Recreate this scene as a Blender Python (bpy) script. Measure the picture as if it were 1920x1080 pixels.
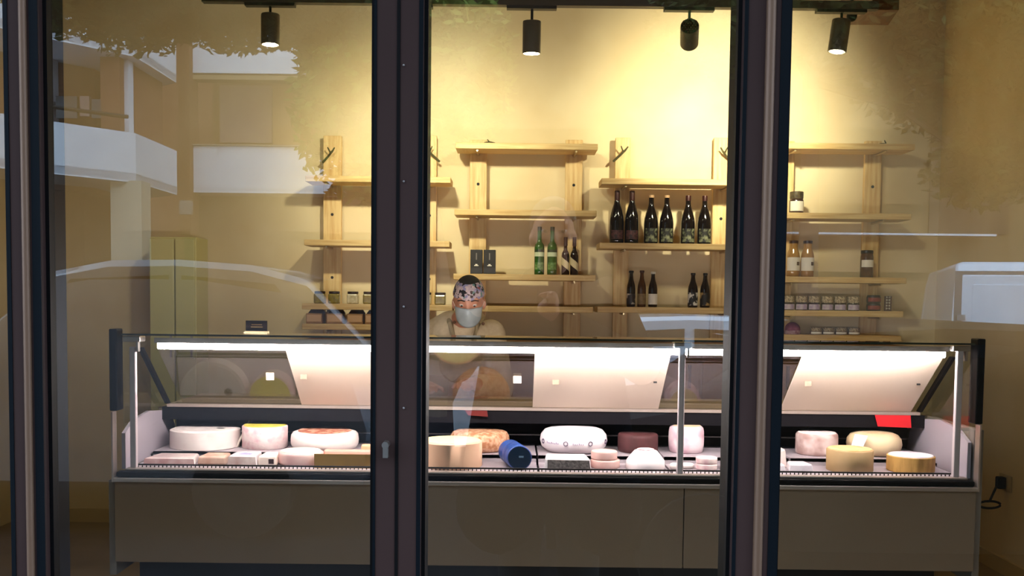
import bpy, math, random
from mathutils import Vector, Matrix, noise
random.seed(7)
S = bpy.context.scene
for o in list(bpy.data.objects): bpy.data.objects.remove(o)
COL = S.collection

# ------------------------------------------------------------------ camera
F, CX, CY, SH = 1900.0, 960.0, 540.0, 129.0
EYE = Vector((0.0, -1.6, 1.35)); PITCH = math.radians(3.28); ROLL = 0.0115
fwd = Vector((0, math.cos(PITCH), -math.sin(PITCH))); up0 = Vector((0, math.sin(PITCH), math.cos(PITCH))); rt0 = Vector((1, 0, 0))
rt = rt0*math.cos(ROLL) + up0*math.sin(ROLL); up = up0*math.cos(ROLL) - rt0*math.sin(ROLL)
cd = bpy.data.cameras.new('camera'); cam = bpy.data.objects.new('camera', cd); COL.objects.link(cam)
cd.sensor_width = 36; cd.sensor_fit = 'HORIZONTAL'; cd.lens = 36*F/1920; cd.shift_y = SH/1920; cd.clip_start = 0.05; cd.clip_end = 300
M = Matrix((rt, up, -fwd)).transposed().to_4x4(); M.translation = EYE
cam.matrix_world = M; S.camera = cam

def P(px, py, Y):                      # the point of the plane y = Y that is seen at a pixel
    d = rt*((px-CX)/F) + up*((CY-py+SH)/F) + fwd
    return EYE + d*((Y-EYE.y)/d.y)
def R(px, py, T):                      # real place in the street of something mirrored in the glass (T = total light path)
    p = P(px, py, T-1.6); return Vector((p.x, -p.y, p.z))
def PX(px, Y, py=560): return P(px, py, Y).x
def PZ(px, py, Y): return P(px, py, Y).z

# ------------------------------------------------------------------ world, exposure
W = bpy.data.worlds.new('sky'); S.world = W; W.use_nodes = True
bg = W.node_tree.nodes['Background']; bg.inputs[0].default_value = (0.62, 0.80, 1.0, 1); bg.inputs[1].default_value = 5.6
S.view_settings.view_transform = 'Standard'; S.view_settings.look = 'None'; S.view_settings.gamma = 1
S.view_settings.use_curve_mapping = False; S.view_settings.exposure = 0.0
S.cycles.max_bounces = 10; S.cycles.transparent_max_bounces = 24; S.cycles.glossy_bounces = 5; S.cycles.diffuse_bounces = 4
S.cycles.sample_clamp_indirect = 6; S.cycles.caustics_reflective = False; S.cycles.caustics_refractive = False
LAMP = (1.0, 0.92, 0.66)
LED_STRENGTH = 140.0
SPOT_W = 150.0

# ------------------------------------------------------------------ materials
def lin(h):
    h = h.lstrip('#'); v = [int(h[i:i+2], 16)/255 for i in (0, 2, 4)]
    return tuple(c/12.92 if c <= .04045 else ((c+.055)/1.055)**2.4 for c in v)
MATS = {}
def mat(name, c1, c2=None, rough=.6, metal=0, scale=8, stretch=(1, 1, 1), bump=0, spec=.5, lo=.35, hi=.65, detail=4, coat=0, trans=0, emit=None, es=0):
    if name in MATS: return MATS[name]
    m = bpy.data.materials.new(name); m.use_nodes = True; nt = m.node_tree; b = nt.nodes['Principled BSDF']
    a = lin(c1) if isinstance(c1, str) else c1
    b.inputs['Roughness'].default_value = rough; b.inputs['Metallic'].default_value = metal
    b.inputs['Specular IOR Level'].default_value = spec; b.inputs['Base Color'].default_value = (*a, 1)
    b.inputs['Coat Weight'].default_value = coat; b.inputs['Coat Roughness'].default_value = .08
    b.inputs['Transmission Weight'].default_value = trans
    if emit is not None:
        b.inputs['Emission Color'].default_value = (*emit, 1); b.inputs['Emission Strength'].default_value = es
    if c2 is not None or bump:
        tc = nt.nodes.new('ShaderNodeTexCoord'); mp = nt.nodes.new('ShaderNodeMapping'); nz = nt.nodes.new('ShaderNodeTexNoise')
        mp.inputs['Scale'].default_value = stretch; nz.inputs['Scale'].default_value = scale; nz.inputs['Detail'].default_value = detail
        nt.links.new(tc.outputs['Object'], mp.inputs[0]); nt.links.new(mp.outputs[0], nz.inputs[0])
        if c2 is not None:
            c = lin(c2) if isinstance(c2, str) else c2
            r = nt.nodes.new('ShaderNodeValToRGB'); r.color_ramp.elements[0].position = lo; r.color_ramp.elements[1].position = hi
            r.color_ramp.elements[0].color = (*a, 1); r.color_ramp.elements[1].color = (*c, 1)
            nt.links.new(nz.outputs['Fac'], r.inputs[0]); nt.links.new(r.outputs[0], b.inputs['Base Color'])
        if bump:
            bp = nt.nodes.new('ShaderNodeBump'); bp.inputs['Strength'].default_value = bump; bp.inputs['Distance'].default_value = .01
            nt.links.new(nz.outputs['Fac'], bp.inputs['Height']); nt.links.new(bp.outputs[0], b.inputs['Normal'])
    MATS[name] = m; return m
def glass(name, tint, refl, rough=0.0):
    m = bpy.data.materials.new(name); m.use_nodes = True; nt = m.node_tree; nt.nodes.clear()
    o = nt.nodes.new('ShaderNodeOutputMaterial'); t = nt.nodes.new('ShaderNodeBsdfTransparent'); g = nt.nodes.new('ShaderNodeBsdfGlossy')
    mx = nt.nodes.new('ShaderNodeMixShader'); fr = nt.nodes.new('ShaderNodeFresnel'); ma = nt.nodes.new('ShaderNodeMath')
    fr.inputs['IOR'].default_value = 1.5; ma.operation = 'ADD'; ma.use_clamp = True
    geo = nt.nodes.new('ShaderNodeNewGeometry')
    ma.inputs[1].default_value = refl; t.inputs[0].default_value = (*tint, 1); g.inputs['Roughness'].default_value = rough; g.inputs['Color'].default_value = (1, 1, 1, 1)
    # same mirror strength from both sides: use the front-face Fresnel only
    m2 = nt.nodes.new('ShaderNodeMath'); m2.operation = 'SUBTRACT'; m2.inputs[0].default_value = 1.0
    m3 = nt.nodes.new('ShaderNodeMath'); m3.operation = 'MULTIPLY'
    nt.links.new(geo.outputs['Backfacing'], m2.inputs[1]); nt.links.new(fr.outputs[0], ma.inputs[0])
    nt.links.new(ma.outputs[0], m3.inputs[0]); nt.links.new(m2.outputs[0], m3.inputs[1])
    nt.links.new(m3.outputs[0], mx.inputs[0]); nt.links.new(t.outputs[0], mx.inputs[1]); nt.links.new(g.outputs[0], mx.inputs[2]); nt.links.new(mx.outputs[0], o.inputs[0])
    MATS[name] = m; return m
G_SHOP = glass('shop_glass', (.93, .94, .92), .125)
G_CASE = glass('case_glass', (.97, .985, .975), .0)
G_DOOR = glass('door_glass', (.92, .90, .86), .14)
frame_m = mat('bronze_frame', '#382928', '#3c2d2b', rough=.5, metal=0, scale=3, spec=.08)
frame_d = mat('frame_gasket', '#0a090b', rough=.6, spec=.1)
plaster = mat('cream_plaster', '#d9c49a', '#e3d2ac', rough=.9, scale=2.2, bump=.05)
ceil_m = mat('ceiling_paint', '#b7a888', rough=.9)
floor_m = mat('floor_screed', '#8a7a62', '#9a8a70', rough=.5, scale=3)
pine_x = mat('pine_board', '#dfc084', '#c6a062', rough=.55, scale=5, stretch=(1, 14, 14), bump=.03)
pine_z = mat('pine_upright', '#dfc188', '#c8a266', rough=.55, scale=5, stretch=(14, 14, 1), bump=.03)
twig_m = mat('twig_bark', '#3d3a22', '#57502f', rough=.8, scale=40)
iron_m = mat('dark_iron', '#1d1a16', rough=.5, metal=.4)
brass_m = mat('peg_metal', '#c9b58a', rough=.3, metal=.8)
steel_m = mat('satin_steel', '#b9b2ad', rough=.28, metal=.9)
white_m = mat('white_acrylic', '#f6e2cf', rough=.35)
black_m = mat('black_plastic', '#0b090b', rough=.45, spec=.12)
taupe_m = mat('taupe_steel', '#89725d', '#8d7661', rough=.5, scale=2, spec=.3)
greyp_m = mat('grey_side_panel', '#7e746c', rough=.42)
lav_m = mat('case_side', '#a99fa9', rough=.35)
trim_m = mat('case_trim', '#b7a69c', rough=.3, metal=.5)
tray_m = mat('deck_tray', '#a89da4', '#b4aab0', rough=.35, metal=.1, scale=3)
darkin = mat('case_back', '#0d0b10', rough=.6, spec=.12)
edge_m = mat('glass_edge', '#28301f', rough=.3)
blk_m = mat('matt_black', '#060608', rough=.7)
led_m = mat('led_tube', '#ffffff', emit=(1.0, .87, .89), es=LED_STRENGTH)
lampface = mat('lamp_face', '#ffffff', emit=(1.0, .86, .60), es=30)
lampbody = mat('lamp_body', '#6f675c', '#77705f', rough=.45, metal=.3, scale=3)
label_w = mat('paper_white', '#e6dfd0', rough=.7)
label_c = mat('paper_cream', '#d8c79c', rough=.7)

# ------------------------------------------------------------------ mesh helpers
class MB:
    def __init__(s): s.v = []; s.f = []
    def add(s, vs, fs):
        n = len(s.v); s.v += [tuple(v) for v in vs]; s.f += [tuple(i+n for i in f) for f in fs]; return s
    def box(s, x0, x1, y0, y1, z0, z1):
        return s.add([(x0,y0,z0),(x1,y0,z0),(x1,y1,z0),(x0,y1,z0),(x0,y0,z1),(x1,y0,z1),(x1,y1,z1),(x0,y1,z1)],
                     [(0,3,2,1),(4,5,6,7),(0,1,5,4),(1,2,6,5),(2,3,7,6),(3,0,4,7)])
    def cbox(s, c, d): return s.box(c[0]-d[0]/2, c[0]+d[0]/2, c[1]-d[1]/2, c[1]+d[1]/2, c[2]-d[2]/2, c[2]+d[2]/2)
    def hexa(s, p):          # eight corners, bottom ring then top ring
        return s.add(p, [(0,3,2,1),(4,5,6,7),(0,1,5,4),(1,2,6,5),(2,3,7,6),(3,0,4,7)])
    def lathe(s, prof, c=(0,0,0), n=24, jit=0, a0=0, a1=math.tau, seed=0, sx=1, sy=1):
        full = abs(a1-a0-math.tau) < 1e-6; k = n if full else n+1; vs = []; fs = []
        for r, z in prof:
            for i in range(k):
                a = a0+(a1-a0)*i/n; q = 1+jit*noise.noise(Vector((math.cos(a)*1.7+seed, math.sin(a)*1.7, z*9+seed)))
                vs.append((c[0]+r*q*math.cos(a)*sx, c[1]+r*q*math.sin(a)*sy, c[2]+z))
        for j in range(len(prof)-1):
            for i in range(n):
                i2 = (i+1) % k; fs.append((j*k+i, j*k+i2, (j+1)*k+i2, (j+1)*k+i))
        if full:
            if prof[0][0] > 1e-5: fs.append(tuple(reversed(range(k))))
            if prof[-1][0] > 1e-5: fs.append(tuple((len(prof)-1)*k+i for i in range(k)))
        return s.add(vs, fs)
    def tube(s, pts, r, n=8, r2=None):
        pts = [Vector(p) for p in pts]; vs = []; fs = []; m = len(pts)
        for j, p in enumerate(pts):
            t = (pts[min(j+1, m-1)]-pts[max(j-1, 0)]).normalized()
            a = t.cross(Vector((0, 0, 1)) if abs(t.z) < .9 else Vector((1, 0, 0))).normalized(); b = t.cross(a)
            rr = r if r2 is None else r+(r2-r)*j/(m-1)
            for i in range(n):
                w = math.tau*i/n; vs.append(p+a*(rr*math.cos(w))+b*(rr*math.sin(w)))
        for j in range(m-1):
            for i in range(n): fs.append((j*n+i, j*n+(i+1) % n, (j+1)*n+(i+1) % n, (j+1)*n+i))
        fs.append(tuple(reversed(range(n)))); fs.append(tuple((m-1)*n+i for i in range(n)))
        return s.add(vs, fs)
    def prism(s, poly, y0, y1):      # outline in x,z pushed along y
        n = len(poly); vs = [(x, y0, z) for x, z in poly]+[(x, y1, z) for x, z in poly]
        return s.add(vs, [tuple(range(n)), tuple(range(2*n-1, n-1, -1))]+[(i, i+n, (i+1) % n+n, (i+1) % n) for i in range(n)])
    def ball(s, c, r, n=16, m=10, fn=None):
        r = r if hasattr(r, '__len__') else (r, r, r); vs = [(0, 0, 1)]; fs = []
        for j in range(1, m):
            t = math.pi*j/m
            for i in range(n): vs.append((math.sin(t)*math.cos(math.tau*i/n), math.sin(t)*math.sin(math.tau*i/n), math.cos(t)))
        vs.append((0, 0, -1)); L = len(vs)-1
        for i in range(n): fs.append((0, 1+i, 1+(i+1) % n)); fs.append((L, 1+(m-2)*n+(i+1) % n, 1+(m-2)*n+i))
        for j in range(m-2):
            for i in range(n): fs.append((1+j*n+i, 1+(j+1)*n+i, 1+(j+1)*n+(i+1) % n, 1+j*n+(i+1) % n))
        if fn: vs = [fn(*v) for v in vs]
        return s.add([(c[0]+v[0]*r[0], c[1]+v[1]*r[1], c[2]+v[2]*r[2]) for v in vs], fs)
    def caps(s, a, b, ra, rb, n=14):
        a, b = Vector(a), Vector(b); t = (b-a).normalized(); pts = []; rs = []
        for k in range(5):
            w = math.pi/2*(1-k/4); pts.append(a-t*ra*math.sin(w)); rs.append(max(ra*math.cos(w), 1e-4))
        for k in range(5):
            w = math.pi/2*k/4; pts.append(b+t*rb*math.sin(w)); rs.append(max(rb*math.cos(w), 1e-4))
        u = t.cross(Vector((0, 0, 1)) if abs(t.z) < .9 else Vector((1, 0, 0))).normalized(); w2 = t.cross(u); vs = []; fs = []
        for p, r in zip(pts, rs):
            for i in range(n): q = math.tau*i/n; vs.append(p+u*(r*math.cos(q))+w2*(r*math.sin(q)))
        for j in range(9):
            for i in range(n): fs.append((j*n+i, j*n+(i+1) % n, (j+1)*n+(i+1) % n, (j+1)*n+i))
        fs.append(tuple(reversed(range(n)))); fs.append(tuple(9*n+i for i in range(n)))
        return s.add(vs, fs)
    def build(s, name, m, parent=None, world=False, smooth=False, bevel=0, loc=None, sharp=40):
        off = Vector((0, 0, 0))
        if world:
            q = parent
            while q: off += q.location; q = q.parent
        me = bpy.data.meshes.new(name); me.from_pydata([tuple(Vector(v)-off) for v in s.v], [], s.f); me.update()
        import bmesh
        bm = bmesh.new(); bm.from_mesh(me); bmesh.ops.recalc_face_normals(bm, faces=bm.faces)
        if smooth:
            for f in bm.faces: f.smooth = True
            for e in bm.edges:
                if len(e.link_faces) == 2 and e.calc_face_angle(0) > math.radians(sharp): e.smooth = False
        bm.to_mesh(me); bm.free()
        me.materials.append(m); o = bpy.data.objects.new(name, me); COL.objects.link(o)
        if parent: o.parent = parent
        if loc is not None: o.location = loc
        if bevel:
            b = o.modifiers.new('edge', 'BEVEL'); b.width = bevel; b.segments = 2; b.limit_method = 'ANGLE'; b.angle_limit = math.radians(40)
        return o
def tag(o, label=None, cat=None, group=None, kind=None):
    if label: o['label'] = label
    if cat: o['category'] = cat
    if group: o['group'] = group
    if kind: o['kind'] = kind
    return o
def thing(name, label, cat, loc, group=None, rz=0):
    o = bpy.data.objects.new(name, None); COL.objects.link(o); o.location = loc; o.rotation_euler.z = rz; o.empty_display_size = .05
    return tag(o, label, cat, group)
def struct(o): o['kind'] = 'structure'; return o
def clone(root, loc, label, group=None, rz=None):
    r = root.copy(); COL.objects.link(r); r.location = loc; r['label'] = label
    if group: r['group'] = group
    if rz is not None: r.rotation_euler.z = rz
    for ch in list(root.children):
        c = ch.copy(); COL.objects.link(c); c.parent = r
        for g in list(ch.children):
            d = g.copy(); COL.objects.link(d); d.parent = c
    return r

# ------------------------------------------------------------------ room shell
YW = 4.35; XL, XR = -2.95, 2.48; ZC = 3.35
struct(MB().box(XL-.2, XR+.2, YW, YW+.2, 0, ZC).build('wall_back', plaster))
struct(MB().box(XR, XR+.2, .12, YW, 0, ZC).build('wall_right', plaster))
struct(MB().box(XL-.2, XL, .12, YW, 0, ZC).build('wall_left', plaster))
struct(MB().box(XL-.2, XR+.2, .0, YW+.2, -.12, 0).build('floor', floor_m))
struct(MB().box(XL-.2, XR+.2, .12, YW+.2, ZC, ZC+.15).build('ceiling', ceil_m))
base_m = mat('baseboard_paint', '#c9b48a', rough=.6)
struct(MB().box(XL, XR-.016, YW-.015, YW, 0, .08).build('baseboard_back', base_m))
struct(MB().box(XR-.015, XR, .13, YW-.016, 0, .08).build('baseboard_right', base_m))
# shop front: masonry round the opening
stone = mat('front_stone', '#7d7468', '#6b6358', rough=.85, scale=4)
XO0, XO1, ZT = -2.2, 1.9, 2.75
struct(MB().box(XL-3, XO0, -.1, .12, -.1, 7).box(XO1, XR+3, -.1, .12, -.1, 7).box(XO0, XO1, -.1, .12, ZT, 7).build('wall_front', stone))
struct(MB().box(XL-3, XR+3, -1.5, -.1, 3.3, 3.5).build('trim_added_canopy', stone))  # unseen canopy, added to hold sky light back from the shop
# mullions
def mull(n, x0, x1, bead=None):
    t = bpy.data.objects.new('trim_%d' % n, None); COL.objects.link(t); struct(t); t.location = ((x0+x1)/2, 0, 0)
    w = x1-x0
    MB().box(x0, x1, -.028, .006, 0, ZT).build('mullion_bar', frame_m, t, True, bevel=.003)
    MB().box(x0+.0005, x1-.0005, .006, .05, 0, ZT).build('inner_bar', mat('frame_inner', '#120e12', rough=.55, spec=.12), t, True, bevel=.002)
    MB().box(x0-.006, x0, -.012, .046, 0, ZT).box(x1, x1+.006, -.012, .046, 0, ZT).build('gasket', frame_d, t, True)
    return t
YM = -.028
m1a, m1b = PX(14, YM, 540), PX(78, YM, 540)
m2a, m2b = PX(700, YM, 540), PX(791, YM, 540)
m3a, m3b = PX(1384, YM, 540), PX(1470, YM, 540)
t1 = mull(1, m1a, m1b); t2 = mull(2, m2a, m2b); t3 = mull(3, m3a, m3b)
def bead(t, px, r, name='bead'):
    x = PX(px, -.04, 540); MB().tube([(x, -.03, 0), (x, -.03, ZT)], r, 14).build(name, mat('bronze_bead', '#6e5342', rough=.5, metal=.35), t, True, smooth=True)
bead(t1, 44, .006); bead(t3, 1436, .0075)
navy = mat('navy_reflection', '#0a1016', rough=.55, spec=.08)  # dark blue sky reflection on the posts, put into the strips' colour
for t, pa, pb in ((t1, 62, 78), (t1, 14, 22), (t3, 1452, 1470), (t3, 1384, 1391), (t2, 783, 791), (t2, 700, 705)):
    MB().box(PX(pa, YM, 540), PX(pb, YM, 540), -.0295, -.0275, 0, ZT).build('reflection_strip', navy, t, True)
# the middle post is two meeting stiles with a dark joint, screws and a lock cylinder
x = PX(745, -.03, 540)
MB().box(x-.0025, x+.0025, -.0295, -.02, 0, ZT).build('joint', frame_d, t2, True)
for py in (122, 340, 575, 765):
    p = P(757, py, -.03); 
    MB().ball(p, (.0018, .0015, .0018), 10, 6).build('screw', mat('screw_grey', '#8a8484', rough=.5, metal=.5), t2, True, smooth=True)
p = P(724, 833, -.035); lk = MB(); lk.tube([p+Vector((0, .01, 0)), p+Vector((0, -.012, 0))], .0055, 14); lk.cbox(p+Vector((0, -.004, -.012)), (.008, .012, .016))
lk.build('lock_cylinder', steel_m, t2, True, smooth=True)
# panes
edges = [(XO0, m1a), (m1b, m2a), (m2b, m3a), (m3b, XO1)]
for i, (a, b) in enumerate(edges):
    w = bpy.data.objects.new('window_%d' % (i+1), None); COL.objects.link(w); struct(w); w.location = ((a+b)/2, 0, 0)
    MB().box(a+.0005, b-.0005, -.004, .004, .045, ZT-.06).build('pane', G_SHOP, w, True)
    MB().box(a, b, -.02, .05, 0, .06).box(a, b, -.02, .05, ZT-.06, ZT).build('frame_rail', frame_m, w, True)

# ------------------------------------------------------------------ ceiling track, lamps
YT = 2.95
track = thing('lamp_track', 'long dark ceiling track that carries the spotlights', 'track', (PX(1000, YT, 8), YT, P(1000, 6, YT).z))
z0 = P(1000, 12, YT).z
MB().box(PX(380, YT, 8), PX(1645, YT, 8), YT-.02, YT+.02, z0, z0+.035).build('rail', mat('track_brown', '#5d5244', rough=.5), track, True)
for px in (507, 765, 997, 1292, 1430, 1577):
    x = PX(px, YT, 10); MB().box(x-.11, x+.11, YT-.018, YT+.018, z0-.014, z0-.001).build('adapter', mat('adapter_grey', '#3a352d', rough=.5), track, True)
    
for px in (560, 1500):
    x = PX(px, YT, 10); MB().tube([(x, YT, z0+.03), (x, YT, ZC)], .004, 6).build('hanger', iron_m, track, True)
def spot(px, py0, py1, label, tilt, aim, power, size, face=True, glow=None, hung=True):
    zt = P(px, py0, YT).z; zb = P(px, py1, YT).z; x = PX(px, YT, (py0+py1)/2); h = zt-zb; r = .0405
    t = thing('spotlight', label, 'spotlight', (x, YT, zt), 'spotlights on the ceiling track')
    MB().tube([(0, 0, 0), (0, 0, z0-.014-zt)], .006, 8).build('stem', iron_m, t)
    bd = MB(); bd.lathe([(.01, 0), (r*.97, 0), (r, -.004), (r, -h+.004), (r*.97, -h), (r*.9, -h), (r*.86, -h+.012)], n=28)
    body = bd.build('lamp_body', lampbody, t, smooth=True)
    fc = MB(); fc.lathe([(r*.86, -h+.012), (r*.5, -h+.008), (.001, -h+.006)], n=24)
    f = fc.build('lamp_face', glow or lampface, body, smooth=True)
    body.rotation_euler = tilt
    ld = bpy.data.lights.new('spot_lamp', 'SPOT'); ld.energy = power; ld.color = LAMP; ld.spot_size = size; ld.spot_blend = 1.0; ld.shadow_soft_size = .04
    lo = bpy.data.objects.new('spot_lamp', ld); COL.objects.link(lo)
    head = Matrix.Translation((x, YT, zt)) @ body.rotation_euler.to_matrix().to_4x4() @ Vector((0, 0, -h-.01))
    lo.location = head; lo.rotation_euler = (Vector(aim)-head).to_track_quat('-Z', 'Y').to_euler()
    return t
sp1 = spot(507, 27, 84, 'first ceiling spotlight, glowing through leaf reflections above the beige sign', (0, 0, 0), P(460, 300, YW), SPOT_W*.24, 2.2)
sp2 = spot(765, 30, 95, 'ceiling spotlight behind the middle window post', (.25, 0, 0), P(825, 335, YW), SPOT_W*1.05, 1.5)
sp3 = spot(997, 40, 100, 'glowing cylinder spotlight above the highest bare shelf', (.06, 0, 0), P(1000, -10, YW), SPOT_W*.48, 2.3)
sp5 = spot(1432, 38, 96, 'ceiling spotlight behind the post beside the van', (.5, -.1, 0), P(1340, 225, YW), SPOT_W*2.15, 1.4)
sp6 = spot(1577, 38, 98, 'glowing cylinder spotlight beside the black ball', (0, .12, 0), P(1490, 430, YW), SPOT_W*.2, 1.6)
# the fourth head is turned towards the street: dark honeycomb front
x = PX(1292, YT, 60); zc = P(1292, 60, YT).z
t = thing('spotlight', 'spotlight swivelled towards the street with a dark honeycomb front', 'spotlight', (x, YT, z0-.014), 'spotlights on the ceiling track')
MB().tube([(x, YT, z0-.014), (x, YT, zc+.02)], .006, 8).build('stem', iron_m, t, True)
a = Vector((x-.006, YT-.05, zc+.012)); b = Vector((x+.012, YT+.06, zc-.035))
MB().tube([a, b], .0405, 28).build('lamp_body', lampbody, t, True, smooth=True)
d = (a-b).normalized(); u = d.cross(Vector((0, 0, 1))).normalized(); v = u.cross(d); hc = MB()
for i in range(-3, 4):
    for j in range(-3, 4):
        q = a+d*.002+u*((i+(j % 2)*.5)*.0125)+v*(j*.011)
        if (q-a-d*.002).length < .034: hc.tube([q, q+d*.004], .0056, 6)
MB().tube([a+d*.0005, a+d*.0025], .038, 24).build('lamp_face', mat('dark_reflector', '#2c261b', rough=.25, metal=.6), t, True)
hc.build('honeycomb', mat('honeycomb_metal', '#6b604a', rough=.25, metal=.7), t, True)['kind'] = 'stuff'
# small black ball and wooden ceiling box
p = P(1597, 31, 3.5); t = thing('ceiling_camera', 'small black ball hanging beside the spotlight near the wooden box', 'camera', (p.x, p.y, p.z))
MB().ball((0, 0, 0), .026, 16, 10).build('ball', blk_m, t, smooth=True); MB().tube([(0, 0, .02), (0, 0, ZC-p.z)], .008, 8).build('stem', iron_m, t)
wb = thing('ceiling_box', 'reddish brown wooden box under the ceiling by the corner', 'box', (PX(1690, 3.6, 10), 3.75, P(1690, 20, 3.5).z))
mm = MB(); xa, xb = PX(1635, 3.5, 15), PX(1735, 3.5, 15); zb = P(1690, 19, 3.5).z
mm.hexa([(xa, 3.5, zb), (xb-.13, 3.5, zb), (xb, 4.0, zb+.06), (xa, 4.0, zb+.06), (xa, 3.5, ZC-.001), (xb-.13, 3.5, ZC-.001), (xb, 4.0, ZC-.001), (xa, 4.0, ZC-.001)])
mm.build('wooden_case', mat('red_wood', '#5a3418', '#6b4020', rough=.5, scale=6, stretch=(1, 8, 8)), wb, True, bevel=.004)

# ------------------------------------------------------------------ pine wall shelves
YB0, YB1, YU0, YU1 = 4.07, 4.275, 4.28, 4.31
def zfront(px, py): return P(px, py, YB0).z
BOARD = {}
def shelf_unit(key, label, x0, x1, boards, uprights, ztop_py, zbot=.0):
    xm = (PX(x0, YB0, 400)+PX(x1, YB0, 400))/2
    t = thing('wall_shelf', label, 'shelf', (xm, YW-.02, 0), 'pine wall shelves')
    for i, (py, bx0, bx1) in enumerate(boards):
        xa, xb = PX(bx0, YB0, py), PX(bx1, YB0, py); zc = zfront((bx0+bx1)/2, py); BOARD[key, i] = zc+.0165
        MB().box(xa, xb, YB0, YB1, zc-.0165, zc+.0165).build('board', pine_x, t, True, bevel=.003)
    for u in uprights:
        xa, xb = PX(u[0], YU0, 400), PX(u[1], YU0, 400); zt = P(u[0], ztop_py, YU0).z
        up_ = MB().box(xa, xb, YU0, YU1, zbot, zt).build('upright', pine_z, t, True, bevel=.003)
        xc = (xa+xb)/2
        for za, zb in ((.3, .36), (zt-.12, zt-.07)): MB().box(xa+.02, xb-.02, YU1, YW, za, zb).build('spacer', pine_z, up_, True)
        for i, (py, bx0, bx1) in enumerate(boards):
            zc = BOARD[key, i]-.033
            MB().tube([(xc, YU0, zc-.007), (xc, YB0+.02, zc-.007)], .006, 8).build('peg', brass_m, up_, True, smooth=True)
        for hy in u[2]:
            z = P(u[0], hy, YU0).z; MB().lathe([(.0085, 0), (.0085, .003), (.004, .0032)], n=10).build('peg_hole', blk_m, up_, loc=None)
            h = bpy.data.objects[[o.name for o in up_.children if o.name.startswith('peg_hole')][-1]]
            h.rotation_euler = (math.pi/2, 0, 0); h.location = Vector((xc, YU0, z))-t.location
        if u[3]:
            z = P(u[0], u[3], YU0).z; sgn = u[4]
            tw = MB(); q = Vector((xc-.005*sgn, YU0-.02, z))
            tw.tube([q+Vector((-.05*sgn, .018, -.045)), q+Vector((-.01*sgn, -.01, -.01)), q+Vector((.012*sgn, -.03, .012))], .007, 7, .006)
            tw.tube([q+Vector((.008*sgn, -.026, .006)), q+Vector((.028*sgn, -.04, .032))], .006, 6, .004)
            tw.tube([q+Vector((.004*sgn, -.02, .0)), q+Vector((-.012*sgn, -.04, .034))], .005, 6, .0035)
            tw.build('twig_hook', twig_m, up_, True, smooth=True)
    return t
shelf_unit('a', 'pine wall shelf with square mustard jars and kraft boxes on its low boards', 572, 845,
           [(336, 572, 845), (456, 570, 843), (576, 566, 848), (614, 566, 848)], [(606, 640, (402, 520), 290, 1), (793, 818, (404, 523), 288, -1)], 254)
shelf_unit('b', 'pine wall shelf with the green bottles and the black boxes', 852, 1121,
           [(274, 854, 1121), (399, 852, 1119), (520, 850, 1117), (580, 853, 1112)], [(880, 912, (345,), 0, 1), (1059, 1091, (347,), 0, 1)], 262)
shelf_unit('c', 'pine wall shelf with the row of dark wine bottles', 1127, 1405,
           [(341, 1128, 1405), (462, 1124, 1400), (582, 1120, 1400)], [(1152, 1180, (), 288, 1), (1336, 1368, (410,), 290, -1)], 258)
shelf_unit('d', 'pine wall shelf with juice bottles and rows of small jam jars', 1432, 1716,
           [(274, 1436, 1716), (405, 1434, 1709), (525, 1432, 1700), (588, 1430, 1694), (634, 1430, 1690)], [(1455, 1487, (), 0, 1), (1619, 1650, (350,), 0, 1)], 264)
for k, px, py, s in (('b', 918, 262, 1), ('d', 1660, 265, -1)):
    p = P(px, py, YB0+.06); p.z = BOARD[k, 0]
    tw = MB().tube([p+Vector((-.03, 0, .006)), p+Vector((0, -.01, .012)), p+Vector((.03*s, 0, .008))], .006, 6, .003).tube([p+Vector((0, -.01, .01)), p+Vector((-.012, -.02, .024))], .004, 6, .003)
    tag(tw.build('loose_twig', twig_m, smooth=True), 'short dark twig lying on top of %s' % ('the bare top board above the green bottles' if k == 'b' else 'the top board nearest the wooden ceiling box'), 'twig')

# back base cabinet below the shelves
zc = P(1000, 640, 4.0).z
bc = thing('base_cabinet', 'low brown wooden cabinet running along the wall under the shelves', 'cabinet', (0, 4.1, 0))
wood_br = mat('brown_cabinet', '#9a6f42', '#86603a', rough=.55, scale=4, stretch=(1, 6, 6))
xa, xb = PX(575, 3.95, 640), PX(1690, 3.95, 640)
MB().box(xa, xb, 4.02, 4.27, .08, zc-.03).build('carcass', wood_br, bc, True)
MB().box(xa-.02, xb+.02, 3.95, 4.272, zc-.03, zc).build('top', wood_br, bc, True, bevel=.003)
n = 6
for i in range(n):
    a = xa+(xb-xa)*i/n+.01; b = xa+(xb-xa)*(i+1)/n-.01
    dr = MB().box(a, b, 4.0, 4.019, .12, zc-.05).build('door', wood_br, bc, True, bevel=.003)
    MB().box(b-.06, b-.045, 3.98, 4.0, zc-.25, zc-.12).build('handle', iron_m, dr, True)

# narrow pale cabinet at the back wall
xa, xb = PX(279, 4.1, 520), PX(366, 4.1, 520); zt = P(320, 444, 4.1).z
nc = thing('narrow_cabinet', 'tall narrow pale green cabinet against the back wall', 'cabinet', ((xa+xb)/2, 4.2, 0))
cg = mat('pale_green_paint', '#cfc98c', rough=.5)
MB().box(xa, xb, 4.12, 4.34, 0, zt).build('carcass', cg, nc, True, bevel=.004)
xm = PX(327, 4.1, 520)
for a, b in ((xa+.004, xm-.004), (xm+.004, xb-.004)):
    dr = MB().box(a, b, 4.1, 4.119, .06, zt-.01).build('door', cg, nc, True, bevel=.004)
    MB().box(b-.02, b-.012, 4.085, 4.1, 1.0, 1.12).build('handle', steel_m, dr, True)

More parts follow.
